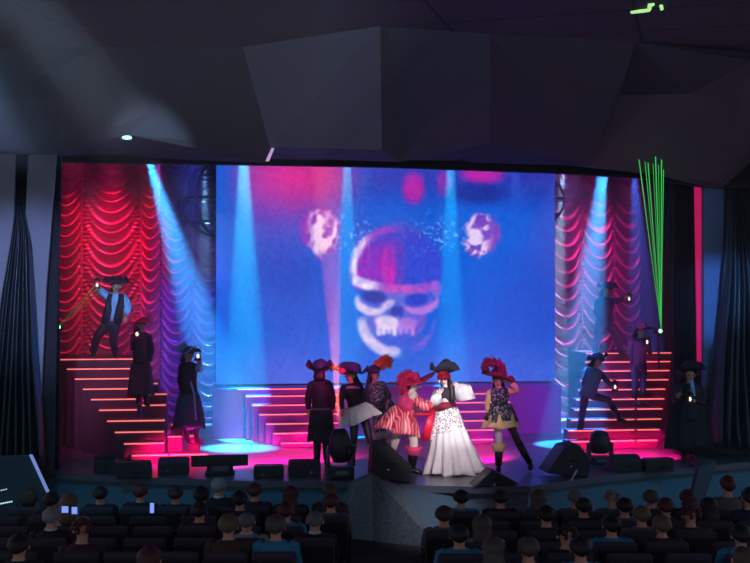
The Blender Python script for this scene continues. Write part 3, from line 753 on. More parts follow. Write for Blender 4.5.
def trouser(J, s, m, par, g=1.0, name='trouser_leg'):
    a, b, c = J['hp'+s], J['kn'+s], J['an'+s]
    return tube_on([a+Vector((0, 0, .06)), a, a.lerp(b, .5), b, b.lerp(c, .5), c+(b-c)*.08], [.09*g, .1*g, .088*g, .072*g, .066*g, .058*g], m, par, name)
def boot(J, s, m, par, top=.75, cuff=None, g=1.0):
    kn, an, to = J['kn'+s], J['an'+s], J['to'+s]
    a = an.lerp(kn, top); mb = MB()
    mb.sweep([a, an.lerp(kn, top*.5), an+Vector((0, 0, .02))], [.072*g, .066*g, .05*g], n=12)
    heel = an-unit(to-an)*.03; fl = Vector((0, 0, 1))
    z = min(an.z, to.z)
    mb.sweep([an.lerp(to, -.25)-Vector((0, 0, .02)), an.lerp(to, .3)-Vector((0, 0, .015)), to, to+unit(to-an)*.05], [.045, .052, .042, .02], n=10)
    o = mb.build('boot', m, par)
    if cuff:
        mb = MB(); u = unit(kn-an); mb.sweep([a-u*.09, a-u*.07, a+u*.03, a+u*.05], [.078*g, .1*g, .118*g, .108*g], n=14, fn=lambda i, t: 1+.05*math.sin(t*5)); mb.build('boot_cuff', cuff, o)
    return o
def skirt(c, u, sd, L, r0, r1, m, par, ruff=9, amp=.10, dep=.75, name='skirt', flare=.6, swing=Vector((0, 0, 0)), rows=12, wob=0, hemcut=0):
    pts = []; rr = []; N = rows
    dn = -unit(u)
    fw = dn.cross(sd).normalized()
    vs = []; n_ = 72
    for j in range(N+1):
        f = j/N; r = r0+(r1-r0)*f**flare
        for k in range(n_):
            th = 2*math.pi*k/n_
            g = 1+amp*f*math.sin(ruff*th+.8*math.sin(3*th))+wob*f*math.sin(2*th+1)
            ln = L*f*(1+hemcut*math.sin(th*1.0+.6)) + .02*f*math.sin(ruff*th*.5+1)
            vs.append(c+dn*ln+swing*f*f+sd*(math.cos(th)*r*g)+fw*(math.sin(th)*r*dep*g))
    fs = [(j*n_+k, (j+1)*n_+k, (j+1)*n_+(k+1) % n_, j*n_+(k+1) % n_) for j in range(N) for k in range(n_)]
    mb = MB(); mb.add(vs, fs, True)
    o = mb.build(name, m, par); sl = o.modifiers.new('thick', 'SOLIDIFY'); sl.thickness = .008
    return o
def tricorn(c, up, face, r, m, par, name='hat', lift=.5, trim=None, tilt=0):
    sd = unit(up.cross(face)); f = unit(sd.cross(up)) ; n_ = 36
    mb = MB(); vs = []
    prof = [(.0, .11), (.05, .11), (.085, .09), (.10, .03), (.105, 0), (.5, None), (1.0, None)]
    for rad, h in prof:
        for k in range(n_):
            th = 2*math.pi*k/n_
            if h is not None: vs.append(c+up*(h*r/.2)+sd*(math.cos(th)*rad*r/.2)+f*(math.sin(th)*rad*r/.2))
            else:
                rr_ = r*(.62 if rad < .9 else 1.0)*(1-.12*math.cos(3*th+math.pi/2)); ht = lift*r*(0 if rad < .9 else 1)*(.55+.5*math.cos(3*th+math.pi/2))
                vs.append(c+up*ht+sd*(math.cos(th)*rr_)+f*(math.sin(th)*rr_))
    N = len(prof); fs = [(j*n_+k, (j+1)*n_+k, (j+1)*n_+(k+1) % n_, j*n_+(k+1) % n_) for j in range(N-1) for k in range(n_)]
    mb.add(vs, fs, True); o = mb.build(name, m, par); sl = o.modifiers.new('thick', 'SOLIDIFY'); sl.thickness = .012
    if trim:
        tb = MB(); ring = [vs[(N-1)*n_+k] for k in range(n_)]+[vs[(N-1)*n_]]; tb.sweep(ring, [.012]*(n_+1), n=5, cap=False); tb.build('brim_trim', trim, o)
    return o
def feather(pts, w, m, par, name='feather', seed=1):
    """plume: curved shaft with ragged vane made of many soft barbs"""
    rr = random.Random(seed); pts = [Vector(p) for p in pts]; mb = MB(); N = 40
    def at(t):
        k = t*(len(pts)-1); i = min(int(k), len(pts)-2); f = k-i
        p0 = pts[max(i-1, 0)]; p1 = pts[i]; p2 = pts[i+1]; p3 = pts[min(i+2, len(pts)-1)]
        return .5*((2*p1)+(p2-p0)*f+(2*p0-5*p1+4*p2-p3)*f*f+(3*p1-p0-3*p2+p3)*f**3)
    sp = [at(i/N) for i in range(N+1)]
    mb.sweep(sp, [max(.012, w*.55*math.sin(math.pi*min(1, .12+.88*i/N))**.6) for i in range(N+1)], n=8, fn=lambda i, t: 1+.25*math.sin(i*2.3+t*3))
    for i in range(1, N):
        t = unit(sp[i+1]-sp[i-1])
        for q in range(6):
            d = Vector((rr.gauss(0, 1), rr.gauss(0, .6), rr.gauss(0, 1))); d = unit(d-t*d.dot(t)); L = w*rr.uniform(.75, 1.25)*math.sin(math.pi*min(1, .15+.8*i/N))**.5
            mb.sweep([sp[i], sp[i]+d*L*.6+t*L*.3, sp[i]+d*L+t*L*.8], [.014, .012, .004], n=4)
    return mb.build(name, m, par)

def joints(Y, **k):
    """pixel joints -> world, at depth Y (+ own offset)"""
    J = {}
    for n_, v in k.items():
        J[n_] = P(v[0], v[1], Y+(v[2] if len(v) > 2 else 0))
    return J
def person(label, J, face, skin=SKIN, female=False, hs=1.0, group=None, curl=.5):
    for s in ('L', 'R'):
        if 'to'+s not in J: J['to'+s] = J['an'+s]+Vector((0, 0, -.05))+face*.14
    z = min(J['anL'].z, J['anR'].z, J['toL'].z, J['toR'].z)-.04
    t = thing('person', (J['pelvis'].x, J['pelvis'].y, z), label, 'person', group)
    V, E, Rr = body_graph(J, face, hs, female, curl)
    o = ORG[t.name]
    me = skin_mesh('body', [v-o for v in V], E, Rr, skin)
    b = add_mesh('body', me, t)
    face_parts(J, face, t, hs, skin)
    return t
def fac_dir(deg): return Vector((math.sin(R(deg)), -math.cos(R(deg)), 0))
def ground(px, py): return PZ(px, py, 0).y

DARKC = mat('black costume cloth', (26, 22, 36), .7); DARKL = mat('black leather', (22, 20, 26), .35)
BLUEC = mat('pale blue shirt', (130, 190, 240), .6); REDC = mat('red satin', (215, 24, 66), .35); PINKC = mat('hot pink satin', (235, 70, 130), .35)
WHITEC = mat('white ruffled cotton', (226, 226, 230), .6, bump=.5, scale=14, noise=.08); WINE = mat('dark wine felt', (120, 14, 44), .7); MAG = mat('magenta felt', (205, 25, 95), .7)
TAN = mat('gold tan satin', (235, 190, 140), .4); SLATE = mat('slate blue felt', (44, 60, 92), .7); ORANGEF = mat('orange plume', (250, 120, 70), .8)
BROWNH = mat('dark brown hair', (40, 26, 24), .5); GREENC = mat('pale green cuff', (150, 190, 150), .5); BROWNC = mat('brown cloth', (74, 44, 36), .7); TIGHTS = mat('dark tights', (52, 34, 50), .5)
def stripes(name, a, b, sc=30, rot=0):
    if name in MATS: return MATS[name]
    m = mat(name, a, .35); nt = m.node_tree; bs = nt.nodes['Principled BSDF']
    wv = nt.nodes.new('ShaderNodeTexWave'); wv.inputs['Scale'].default_value = sc; wv.inputs['Distortion'].default_value = 9; wv.inputs['Detail'].default_value = 1
    tc = nt.nodes.new('ShaderNodeTexCoord'); cr = nt.nodes.new('ShaderNodeValToRGB'); mp = nt.nodes.new('ShaderNodeMapping'); mp.inputs['Rotation'].default_value = (0, rot, 0)
    nt.links.new(tc.outputs['Object'], mp.inputs[0]); nt.links.new(mp.outputs[0], wv.inputs['Vector']); nt.links.new(wv.outputs['Fac'], cr.inputs[0])
    cr.color_ramp.elements[0].position = .45; cr.color_ramp.elements[1].position = .6
    cr.color_ramp.elements[0].color = (*srgb(a), 1); cr.color_ramp.elements[1].color = (*srgb(b), 1); nt.links.new(cr.outputs[0], bs.inputs['Base Color'])
    return m
def floral(name, a, b, sc=14):
    if name in MATS: return MATS[name]
    m = mat(name, a, .5); nt = m.node_tree; bs = nt.nodes['Principled BSDF']
    nz = nt.nodes.new('ShaderNodeTexVoronoi'); nz.inputs['Scale'].default_value = sc; tc = nt.nodes.new('ShaderNodeTexCoord'); cr = nt.nodes.new('ShaderNodeValToRGB')
    nt.links.new(tc.outputs['Object'], nz.inputs['Vector']); nt.links.new(nz.outputs['Distance'], cr.inputs[0])
    cr.color_ramp.elements[0].position = .3; cr.color_ramp.elements[1].position = .48
    cr.color_ramp.elements[0].color = (*srgb(b), 1); cr.color_ramp.elements[1].color = (*srgb(a), 1); nt.links.new(cr.outputs[0], bs.inputs['Base Color'])
    return m
REDWHITE = stripes('red and white striped satin', (215, 20, 62), (250, 150, 165), 5); BLACKTRIM = floral('black lace with pale trim', (34, 28, 40), (150, 140, 165), 22)
LACE = stripes('laced black boots', (20, 18, 26), (150, 150, 165), 16, .6); FLORAL = floral('dark flowered white cotton', (235, 230, 232), (110, 84, 104), 30)

# ---- 1 man high on the left stairs
Y = 3.62; f = fac_dir(8)
J = joints(Y, head=(116, 286.5), neck=(116, 293), pelvis=(111, 322), shL=(108, 297), elL=(102, 292, -.1), wrL=(97.5, 288, -.14), shR=(124, 297), elR=(128, 307, -.02), wrR=(126, 316, -.05),
   hpL=(107, 324), hpR=(115, 325), knL=(97, 337, -.12), knR=(113, 341, -.12), anL=(93, 353.5), anR=(115.5, 353.5))
J['hdL'] = P(97, 283, Y-.14)
t = person('man in black tricorn and pale blue shirt raising a lantern on top left stair', J, f)
torso(J, BLUEC, t, 'shirt', .96); sleeve(J, 'L', BLUEC, t, 1.1, .95, .01); sleeve(J, 'R', BLUEC, t, 1.05, .95, .015)
for s, q in (('shL', -1), ('shR', 1)):
    mb = MB(); a = J[s].lerp(J['neck'], .35); b = J['pelvis']+Vector((q*.12, 0, -.02)); mb.sweep([a+f*.06+Vector((0, 0, .03)), a.lerp(b, .5)+f*.1, b+f*.08], [(.06, .05), (.08, .06), (.1, .07)], n=12, side=Vector((1, 0, 0))); mb.build('vest_front', DARKC, t)
torso(J, DARKC, t, 'vest', 1.0).location = -f*.035
mb = MB(); mb.sweep([J['pelvis']+Vector((0, 0, .02)), J['pelvis']+Vector((0, 0, -.1))], [(.18, .14), (.2, .16)], n=20, side=Vector((1, 0, 0))); mb.build('coat_skirt', DARKC, t)
for s in 'LR': trouser(J, s, DARKC, t, 1.15); boot(J, s, DARKL, t, .6)
hair(J, f, BROWNH, t, .06)
tricorn(J['head']+Vector((0, 0, .07)), Vector((.05, 0, 1)).normalized(), f, .26, DARKC, t)
lantern(97, 284, Y-.3, 'lantern held up by the man on the top left stair')

# ---- 2 dim figure behind the left stairs
Y = 2.7; f = fac_dir(20)
J = joints(Y, head=(141, 326), neck=(140.5, 332), pelvis=(141, 363), shL=(134, 336), elL=(133, 348, -.1), wrL=(136, 338, -.2), shR=(149, 337), elR=(152, 350), wrR=(150, 361),
   hpL=(137, 365), hpR=(145, 365), knL=(137, 384), knR=(146, 384), anL=(137, 402), anR=(146, 402))
t = person('dim dark figure in a broad red-topped hat holding a lantern, right of the left stairs', J, f)
torso(J, DARKC, t, 'coat'); sleeve(J, 'L', DARKC, t); sleeve(J, 'R', DARKC, t)
skirt(J['pelvis'], Vector((0, 0, 1)), Vector((1, 0, 0)), .62, .17, .25, DARKC, t, name='coat_skirt', amp=.05)
for s in 'LR': boot(J, s, DARKL, t)
tricorn(J['head']+Vector((0, 0, .06)), Vector((0, 0, 1)), f, .21, REDC, t, trim=SLATE); hair(J, f, BROWNH, t, .1)
lantern(137, 333, Y-.34, 'lantern held by the dim figure in the red-topped hat')

# ---- 3 blue lit dancer with lantern
Y = 2.0; f = fac_dir(35)
J = joints(Y, head=(189, 356), neck=(188, 362), pelvis=(189, 393), shL=(182, 367), elL=(180, 380), wrL=(182, 391), shR=(195, 367), elR=(200, 370, -.12), wrR=(199, 361, -.2),
   hpL=(185, 395), hpR=(193, 395), knL=(186, 416), knR=(195, 417), anL=(187, 438), anR=(197, 439))
t = person('blue lit figure in feathered hat raising a lantern, left of the centre stairs', J, f)
torso(J, DARKC, t, 'coat'); sleeve(J, 'L', DARKC, t); sleeve(J, 'R', BLUEC, t)
skirt(J['pelvis'], Vector((0, 0, 1)), Vector((1, 0, 0)), .66, .17, .3, SLATE, t, name='coat_skirt', amp=.06)
mb = MB(); mb.sweep([J['neck']+f*.06+Vector((-.08, 0, -.05)), J['pelvis']+f*.17, J['pelvis']+f*.24+Vector((0, 0, -.5))], [.02, .018, .016], n=6, fn=lambda i, t_: 1); mb.build('coat_trim', BLUEC, t)
for s in 'LR': boot(J, s, DARKL, t)
h = tricorn(J['head']+Vector((0, 0, .06)), Vector((-.1, 0, 1)).normalized(), f, .2, SLATE, t, trim=BLUEC); hair(J, f, BROWNH, t, .1)
feather([P(188, 350, Y), P(184, 347, Y), P(179, 350, Y)], .07, mat('pale blue plume', (120, 180, 225), .8), t, seed=3)
lantern(198, 355, Y-.35, 'lantern held by the blue lit figure left of the centre stairs')

# ---- 4 dark dancer seen against the centre stairs
Y = ground(322, 466); f = fac_dir(170)
J = joints(Y, head=(320, 371), neck=(320, 379), pelvis=(321, 413), shL=(311.5, 385), elL=(308, 398), wrL=(308.5, 409), shR=(329, 385), elR=(333, 398), wrR=(332, 409),
   hpL=(316, 416), hpR=(326, 416), knL=(317, 439), knR=(326, 439), anL=(317, 462), anR=(327, 462))
t = person('dark long-coated figure seen from behind, leftmost of the six middle dancers', J, f)
torso(J, DARKC, t, 'coat', 1.06); sleeve(J, 'L', DARKC, t, 1.1); sleeve(J, 'R', DARKC, t, 1.1)
skirt(J['pelvis']+Vector((0, 0, .05)), Vector((0, 0, 1)), Vector((1, 0, 0)), .55, .18, .24, DARKC, t, name='coat_skirt', amp=.06)
mb = MB(); mb.sweep([J['pelvis']+Vector((0, 0, .10)), J['pelvis']+Vector((0, 0, .05))], [(.185, .145)]*2, n=20, side=Vector((1, 0, 0))); mb.build('belt', mat('grey leather', (90, 86, 100), .4), t)
for s in 'LR': trouser(J, s, DARKC, t); boot(J, s, DARKL, t)
tricorn(J['head']+Vector((0, 0, .05)), Vector((0, 0, 1)), f, .25, SLATE, t, lift=.6); hair(J, f, BROWNH, t, .12)
feather([P(324, 370, Y), P(329, 366, Y), P(333, 369, Y)], .06, WINE, t, seed=5)
feather([P(316, 371, Y), P(311, 366, Y), P(309, 367, Y)], .05, WINE, t, seed=6)

# ---- 5 dancer with white skirt and laced boots
Y = ground(376, 472)+.15; f = fac_dir(-40)
J = joints(Y, head=(350, 376), neck=(351, 383), pelvis=(358, 411), shL=(344, 388), elL=(341, 400, -.1), wrL=(342, 409, -.15), shR=(360, 388), elR=(366, 400, .1), wrR=(368, 410, .05),
   hpL=(354, 414), hpR=(363, 414), knL=(354, 440, -.1), knR=(370, 440), anL=(350, 466), anR=(377, 472))
t = person('dancer in black jacket, short white skirt and laced boots, behind left moving head light', J, f, female=True)
torso(J, DARKC, t, 'jacket', 1.06, female=True); sleeve(J, 'L', DARKC, t); sleeve(J, 'R', DARKC, t)
mb = MB(); mb.sweep([J['shL']+Vector((.03, -.10, .01)), J['neck']+Vector((0, -.13, -.06)), J['shR']+Vector((-.03, -.10, .01))], [.022, .026, .022], n=8); mb.build('collar_trim', mat('pale lilac trim', (190, 170, 210), .5), t)
skirt(J['pelvis']+Vector((-.05, 0, .10)), Vector((-.35, 0, 1)).normalized(), Vector((1, 0, .35)).normalized(), .27, .16, .35, WHITEC, t, ruff=7, amp=.14)
for s in 'LR': tube_on([J['hp'+s], J['kn'+s], J['an'+s]], [.088, .062, .045], TIGHTS, t, 'tights_leg'); boot(J, s, LACE, t, .9)
tricorn(J['head']+Vector((.03, 0, .06)), Vector((.12, 0, 1)).normalized(), f, .31, SLATE, t, lift=.5); hair(J, f, BROWNH, t, .12)
feather([P(349, 372, Y-.1), P(344, 369, Y-.1), P(341, 373, Y-.1)], .055, PINKC, t, seed=8)

# ---- 6 dancer with orange plume
Y = ground(378, 460)+.45; f = fac_dir(60)
J = joints(Y, head=(374.5, 375), neck=(375, 382), pelvis=(380, 405), shL=(368.5, 387), elL=(367, 397), wrL=(370, 405), shR=(383, 387), elR=(389, 396, -.1), wrR=(387, 404, -.2),
   hpL=(377, 407), hpR=(384, 407), knL=(376, 430), knR=(383, 429, .1), anL=(377, 453), anR=(384, 450, .1))
t = person('dancer with a bright orange plume, short dark dress and pale green boot cuffs', J, f, female=True)
torso(J, BLACKTRIM, t, 'bodice', 1.03, female=True); sleeve(J, 'L', DARKC, t, 1, .8); sleeve(J, 'R', DARKC, t, 1, .5)
skirt(J['pelvis']+Vector((0, 0, .10)), Vector((-.2, 0, 1)).normalized(), Vector((1, 0, .2)).normalized(), .27, .15, .30, BLACKTRIM, t, ruff=7, amp=.12)
for s in 'LR': tube_on([J['hp'+s], J['kn'+s], J['an'+s]], [.086, .06, .045], TIGHTS, t, 'tights_leg'); boot(J, s, DARKL, t, .8, GREENC)
hair(J, f, BROWNH, t, .15); tricorn(J['head']+Vector((0, 0, .07)), Vector((-.15, 0, 1)).normalized(), f, .2, SLATE, t)
feather([P(373, 369, Y), P(379, 365.5, Y), P(386, 362, Y), P(390, 363, Y)], .12, ORANGEF, t, seed=9)

# ---- 7 dancer in pink and red
Y = ground(413, 474); f = fac_dir(70)
J = joints(Y, head=(414, 385.5), neck=(411, 391.5), pelvis=(402, 415), shL=(403, 396, .1), elL=(405, 407, .15), wrL=(414, 409, .1), shR=(414, 397, -.1), elR=(422, 407, -.18), wrR=(432, 404, -.15),
   hpL=(397.5, 418, .05), hpR=(407, 419, -.05), knL=(396, 438, .15), knR=(414, 441, -.1), anL=(391, 459, .35), anR=(412, 469))
J['toL'] = P(394, 463, Y+.25)
t = person('bending dancer in hot pink and red striped satin with a huge magenta hat', J, f, SKINW, True)
torso(J, PINKC, t, 'bodice', 1.05, female=True)
tube_on([J['shR'], J['shR'].lerp(J['elR'], .6), J['elR'], J['elR'].lerp(J['wrR'], .5), J['wrR']], [.07, .09, .08, .1, .06], REDWHITE, t, 'sleeve', fn=lambda i, a: 1+.1*math.sin(5*a))
tube_on([J['shL'], J['elL'], J['wrL']], [.07, .085, .06], REDWHITE, t, 'sleeve')
mb = MB(); mb.ell(J['shR']+Vector((-.02, -.02, .03)), (.085, .08, .09), 12, 8); mb.build('bare_shoulder', SKINW, t)
skirt(J['pelvis']+Vector((.03, 0, .12)), Vector((.25, 0, 1)).normalized(), Vector((1, 0, -.25)).normalized(), .42, .16, .36, REDWHITE, t, ruff=8, amp=.16, flare=.7)
mb = MB(); mb.sweep([J['pelvis'].lerp(J['neck'], .25)-unit(J['neck']-J['pelvis'])*.04, J['pelvis'].lerp(J['neck'], .25)+unit(J['neck']-J['pelvis'])*.04], [(.17, .13)]*2, n=20, side=f.cross(Vector((0, 0, 1)))); mb.build('belt', MAG, t)
for s in 'LR': tube_on([J['hp'+s], J['kn'+s], J['an'+s]], [.092, .078, .05], SKINW, t, 'stocking')
boot(J, 'R', DARKL, t, .72, PINKC, 1.25); boot(J, 'L', PINKC, t, .2)
mb = MB(); mb.sweep([P(428, 410, Y), P(432, 408, Y), P(430, 440, Y), P(426, 441, Y)][:2]+[P(430, 425, Y), P(428, 441, Y)], [(.03, .02), (.05, .02), (.085, .02), (.12, .02)], n=10, side=Vector((1, 0, 0))); mb.build('sash', REDC, t)
mb = MB(); mb.sweep([P(409, 416, Y-.1), P(430, 413, Y-.1)], [.03, .03], n=8); mb.build('ribbon', REDC, t)
hair(J, f, BROWNH, t, .18)
n_ = 40; up = Vector((-.22, 0, 1)).normalized(); sdv = Vector((1, 0, .22)).normalized(); fw = Vector((0, 1, 0)); c = J['head']+Vector((-.01, 0, .075)); mb = MB(); vs = []
for rad, h in ((0, .15), (.1, .14), (.13, .06), (.14, 0), (.26, -.01), (.40, .03)):
    for k in range(n_):
        th = 2*math.pi*k/n_; hh = h+(.05*math.cos(2*th) if rad > .3 else 0); vs.append(c+up*hh+sdv*(math.cos(th)*rad)+fw*(math.sin(th)*rad*.8))
mb.add(vs, [(j*n_+k, (j+1)*n_+k, (j+1)*n_+(k+1) % n_, j*n_+(k+1) % n_) for j in range(5) for k in range(n_)], True); hb = mb.build('hat', MAG, t); hb.modifiers.new('t', 'SOLIDIFY').thickness = .015
feather([P(416, 379, Y-.2), P(409, 374.5, Y-.2), P(403, 378, Y-.2), P(402, 386, Y-.2), P(405, 391, Y-.2)], .085, MAG, hb, seed=11)

# ---- 8 dancer in the long white skirt
Y = ground(450, 474)+.1; f = fac_dir(-20)
J = joints(Y, head=(444, 380), neck=(446, 387), pelvis=(446, 412), shL=(437, 392), elL=(433, 404, -.15), wrL=(439, 395, -.25), shR=(456, 391), elR=(466, 394, -.1), wrR=(460, 386, -.12),
   hpL=(441, 415), hpR=(451, 415), knL=(440, 442), knR=(453, 442), anL=(437, 468), anR=(458, 468))
J['hdL'] = P(442, 388, Y-.25); J['hdR'] = P(454, 383, Y-.1)
t = person('dancer in long white ruffled skirt, black vest and red headscarf at centre stage', J, f, SKINW, True)
torso(J, DARKC, t, 'vest', 1.03, female=True)
mb = MB(); mb.sweep([J['neck']+f*.085+Vector((0, 0, -.08)), J['neck']+f*.10+Vector((0, 0, -.25))], [(.05, .04), (.065, .04)], n=12, side=Vector((1, 0, 0))); mb.build('blouse', WHITEC, t)
tube_on([J['shL'], J['elL'], J['elL'].lerp(J['wrL'], .5), J['wrL']], [.07, .08, .10, .05], WHITEC, t, 'sleeve', fn=lambda i, a: 1+.12*math.sin(5*a+i))
tube_on([J['shR']+Vector((-.03, 0, 0)), J['shR'].lerp(J['elR'], .3), J['shR'].lerp(J['elR'], .75), J['elR']+Vector((.03, 0, -.01)), J['elR'].lerp(J['wrR'], .3)+Vector((.03, 0, .05)), J['wrR']], [.08, .13, .155, .14, .10, .05], WHITEC, t, 'sleeve', n=20, fn=lambda i, a: 1+.09*math.sin(6*a+i))
mb = MB(); q = J['pelvis'].lerp(J['neck'], .12); mb.sweep([q-Vector((0, 0, .03)), q+Vector((0, 0, .13))], [(.19, .15), (.165, .135)], n=20, side=Vector((1, 0, 0))); mb.build('sash', WINE, t)
ctr = J['pelvis']+Vector((.02, 0, .06))
skirt(ctr, Vector((-.12, 0, 1)).normalized(), Vector((1, 0, .0)), 1.10, .17, .50, WHITEC, t, ruff=13, amp=.17, flare=1.15, dep=.8, rows=22)
skirt(ctr+Vector((0, 0, .02)), Vector((0, 0, 1)), Vector((1, 0, 0)), .50, .175, .29, FLORAL, t, name='overskirt', ruff=9, amp=.1, flare=.8, hemcut=-.3)
for s in 'LR': boot(J, s, WHITE, t, .3)
hair(J, f, BROWNH, t, .34)
mb = MB(); q = J['head']; mb.sweep([q+Vector((.07, -.03, .02)), q+Vector((.11, -.07, -.12)), q+Vector((.12, -.10, -.3)), q+Vector((.10, -.10, -.46))], [.04, .06, .065, .02], n=10); mb.build('hair_lock', BROWNH, t)
mb = MB(); hb = J['head']+Vector((0, 0, .03)); mb.sweep([hb-Vector((0, 0, .015)), hb+Vector((0, 0, .04)), hb+Vector((0, 0, .1)), hb+Vector((0, 0, .125))], [.116, .12, .09, .03], n=16); mb.build('headscarf', mat('crimson headscarf', (185, 20, 60), .6), t)
tricorn(J['head']+Vector((.02, .08, .13)), Vector((0, .25, 1)).normalized(), fac_dir(0), .25, mat('grey felt', (60, 58, 78), .8), t, lift=.75)

# ---- 9 right dancer with wine plume
Y = ground(500, 471); f = fac_dir(-15)
J = joints(Y, head=(498, 381), neck=(498.5, 388), pelvis=(501, 412), shL=(490, 393), elL=(487, 404), wrL=(488.5, 414), shR=(507, 392), elR=(517, 390, -.1), wrR=(511, 382, -.15),
   hpL=(497, 415), hpR=(506, 415), knL=(499, 441), knR=(517, 440), anL=(498.5, 467), anR=(530, 464))
J['hdR'] = P(506, 379, Y-.15)
t = person('dancer in wine plumed hat and gold-hemmed dark jacket, rightmost of the middle six', J, f, female=True)
torso(J, BLACKTRIM, t, 'jacket', 1.05, female=True); sleeve(J, 'L', TAN, t, .9, .8); sleeve(J, 'R', TAN, t, 1.0, .9, .01)
skirt(J['pelvis']+Vector((0, 0, .14)), Vector((0, 0, 1)), Vector((1, 0, 0)), .40, .15, .31, TAN, t, ruff=8, amp=.12, flare=.8)
skirt(J['pelvis']+Vector((0, 0, .15)), Vector((0, 0, 1)), Vector((1, 0, 0)), .30, .16, .28, BLACKTRIM, t, ruff=6, amp=.08, name='jacket_skirt')
tube_on([J['hpR'], J['knR'], J['anR']], [.088, .062, .045], TIGHTS, t, 'tights_leg'); tube_on([J['hpL'], J['knL'], J['anL']], [.088, .066, .045], mat('pale stocking', (190, 170, 190), .5), t, 'stocking')
boot(J, 'L', DARKL, t, .8, TAN, 1.1); boot(J, 'R', DARKL, t, .9)
hair(J, f, BROWNH, t, .22)
hb = tricorn(J['head']+Vector((0, 0, .05)), Vector((.25, 0, 1)).normalized(), f, .29, WINE, t, lift=.3)
feather([P(504, 374, Y-.15), P(499, 366, Y-.15), P(492, 362.5, Y-.15), P(487, 364, Y-.15), P(485.5, 370, Y-.15)], .10, WINE, hb, seed=13)

# ---- 10..12 dim figures on the right stairs
DIM = mat('dusky violet cloth', (70, 58, 92), .8)
Y = 4.3; f = fac_dir(30)
J = joints(Y, head=(607, 291), neck=(606, 297), pelvis=(604, 323), shL=(598, 301), elL=(596, 312), wrL=(600, 321), shR=(613, 301), elR=(621, 300, -.1), wrR=(625, 298, -.15),
   hpL=(600, 325), hpR=(609, 325), knL=(597, 341), knR=(617, 336), anL=(595, 354), anR=(621, 352))
t = person('dim violet figure holding out a lantern at the top of the right stairs', J, f)
torso(J, DIM, t, 'coat', 1.1); sleeve(J, 'L', DIM, t); sleeve(J, 'R', DIM, t)
for s in 'LR': trouser(J, s, DIM, t, 1.1); boot(J, s, DARKL, t, .6)
hair(J, f, BROWNH, t, .1); tricorn(J['head']+Vector((0, 0, .07)), Vector((0, 0, 1)), f, .23, DIM, t)
lantern(629, 298, Y-.3, 'lantern held out by the figure at the top of the right stairs')
Y = 3.05; f = fac_dir(30)
J = joints(Y, head=(641, 332), neck=(640, 338), pelvis=(639, 366), shL=(632, 342), elL=(630, 354), wrL=(633, 364), shR=(647, 342), elR=(650, 352, -.12), wrR=(648, 345, -.2),
   hpL=(635, 368), hpR=(643, 368), knL=(635, 385), knR=(643, 385), anL=(635, 402), anR=(643, 402))
t = person('slim dim figure in wide blue lit hat standing among right stair treads', J, f)
torso(J, DIM, t, 'coat'); sleeve(J, 'L', DIM, t); sleeve(J, 'R', DIM, t)
for s in 'LR': trouser(J, s, DIM, t, .9); boot(J, s, DARKL, t)
hair(J, f, BROWNH, t, .1); tricorn(J['head']+Vector((0, 0, .06)), Vector((.05, 0, 1)).normalized(), f, .27, SLATE, t, lift=.2)
lantern(647, 341, Y-.38, 'lantern held by the slim figure in the wide blue lit hat')
Y = 2.2; f = fac_dir(50)
J = joints(Y, head=(598, 362), neck=(595, 368), pelvis=(588, 394), shL=(587, 373), elL=(584, 384), wrL=(587, 393), shR=(601, 374), elR=(607, 381, -.1), wrR=(612, 385, -.1),
   hpL=(585, 396), hpR=(593, 396), knL=(582, 416), knR=(609, 400, -.2), anL=(579, 437), anR=(619, 419, -.2))
t = person('blue lit figure crouching on the right stairs, one leg stretched, lantern held low', J, f)
torso(J, mat('steel blue cloth', (74, 120, 150), .7), t, 'coat', 1.1); sleeve(J, 'L', SLATE, t); sleeve(J, 'R', SLATE, t)
for s in 'LR': trouser(J, s, DIM, t, .9); boot(J, s, DARKL, t)
hair(J, f, BROWNH, t, .1); tricorn(J['head']+Vector((0, 0, .06)), Vector((-.2, 0, 1)).normalized(), f, .22, SLATE, t)
lantern(615, 386, Y-.25, 'lantern held low by the crouching blue lit figure on the right stairs')

# ---- 13 dark caped figure at far right
Y = ground(690, 462); f = fac_dir(-10)
J = joints(Y, head=(690, 375), neck=(690, 383), pelvis=(689, 418), shL=(680, 389), elL=(675, 401, -.1), wrL=(678, 396, -.25), shR=(700, 389), elR=(704, 403), wrR=(695, 401, -.2),
   hpL=(684, 421), hpR=(695, 421), knL=(684, 440), knR=(696, 440), anL=(683, 457), anR=(697, 457))
t = person('large dark caped figure with bushy hair and lantern, right of the right stairs', J, f)
torso(J, DARKC, t, 'coat', 1.15); sleeve(J, 'L', DARKC, t, 1.1, .8); sleeve(J, 'R', DARKC, t, 1.1)
skirt(J['neck']-Vector((0, -.08, .03)), Vector((0, 0, 1)), Vector((1, 0, 0)), 1.18, .22, .46, mat('black cape', (16, 14, 20), .8), t, name='cape', ruff=7, amp=.07, flare=.5, dep=.5)
mb = MB(); rr = random.Random(4)
for i in range(46):
    a = rr.uniform(0, 6.28); b = rr.uniform(-.4, 1.2); mb.ell(J['head']+Vector((math.cos(a)*.15*math.cos(b), .03+abs(math.sin(a))*.13, .02+.15*math.sin(b))), rr.uniform(.05, .08), 8, 5)
mb.build('hair', BROWNH, t)
tricorn(J['head']+Vector((0, 0, .1)), Vector((0, 0, 1)), f, .26, DARKC, t)
for s in 'LR': trouser(J, s, DARKC, t); boot(J, s, DARKL, t)
mb = MB(); mb.sweep([P(692, 380, Y-.3), P(693, 396, Y-.3)], [(.03, .02), (.05, .02)], n=8, side=Vector((1, 0, 0))); mb.build('shirt_frill', BLUEC, t)
lantern(690, 398, Y-.42, 'lantern held by the large dark caped figure at far right')
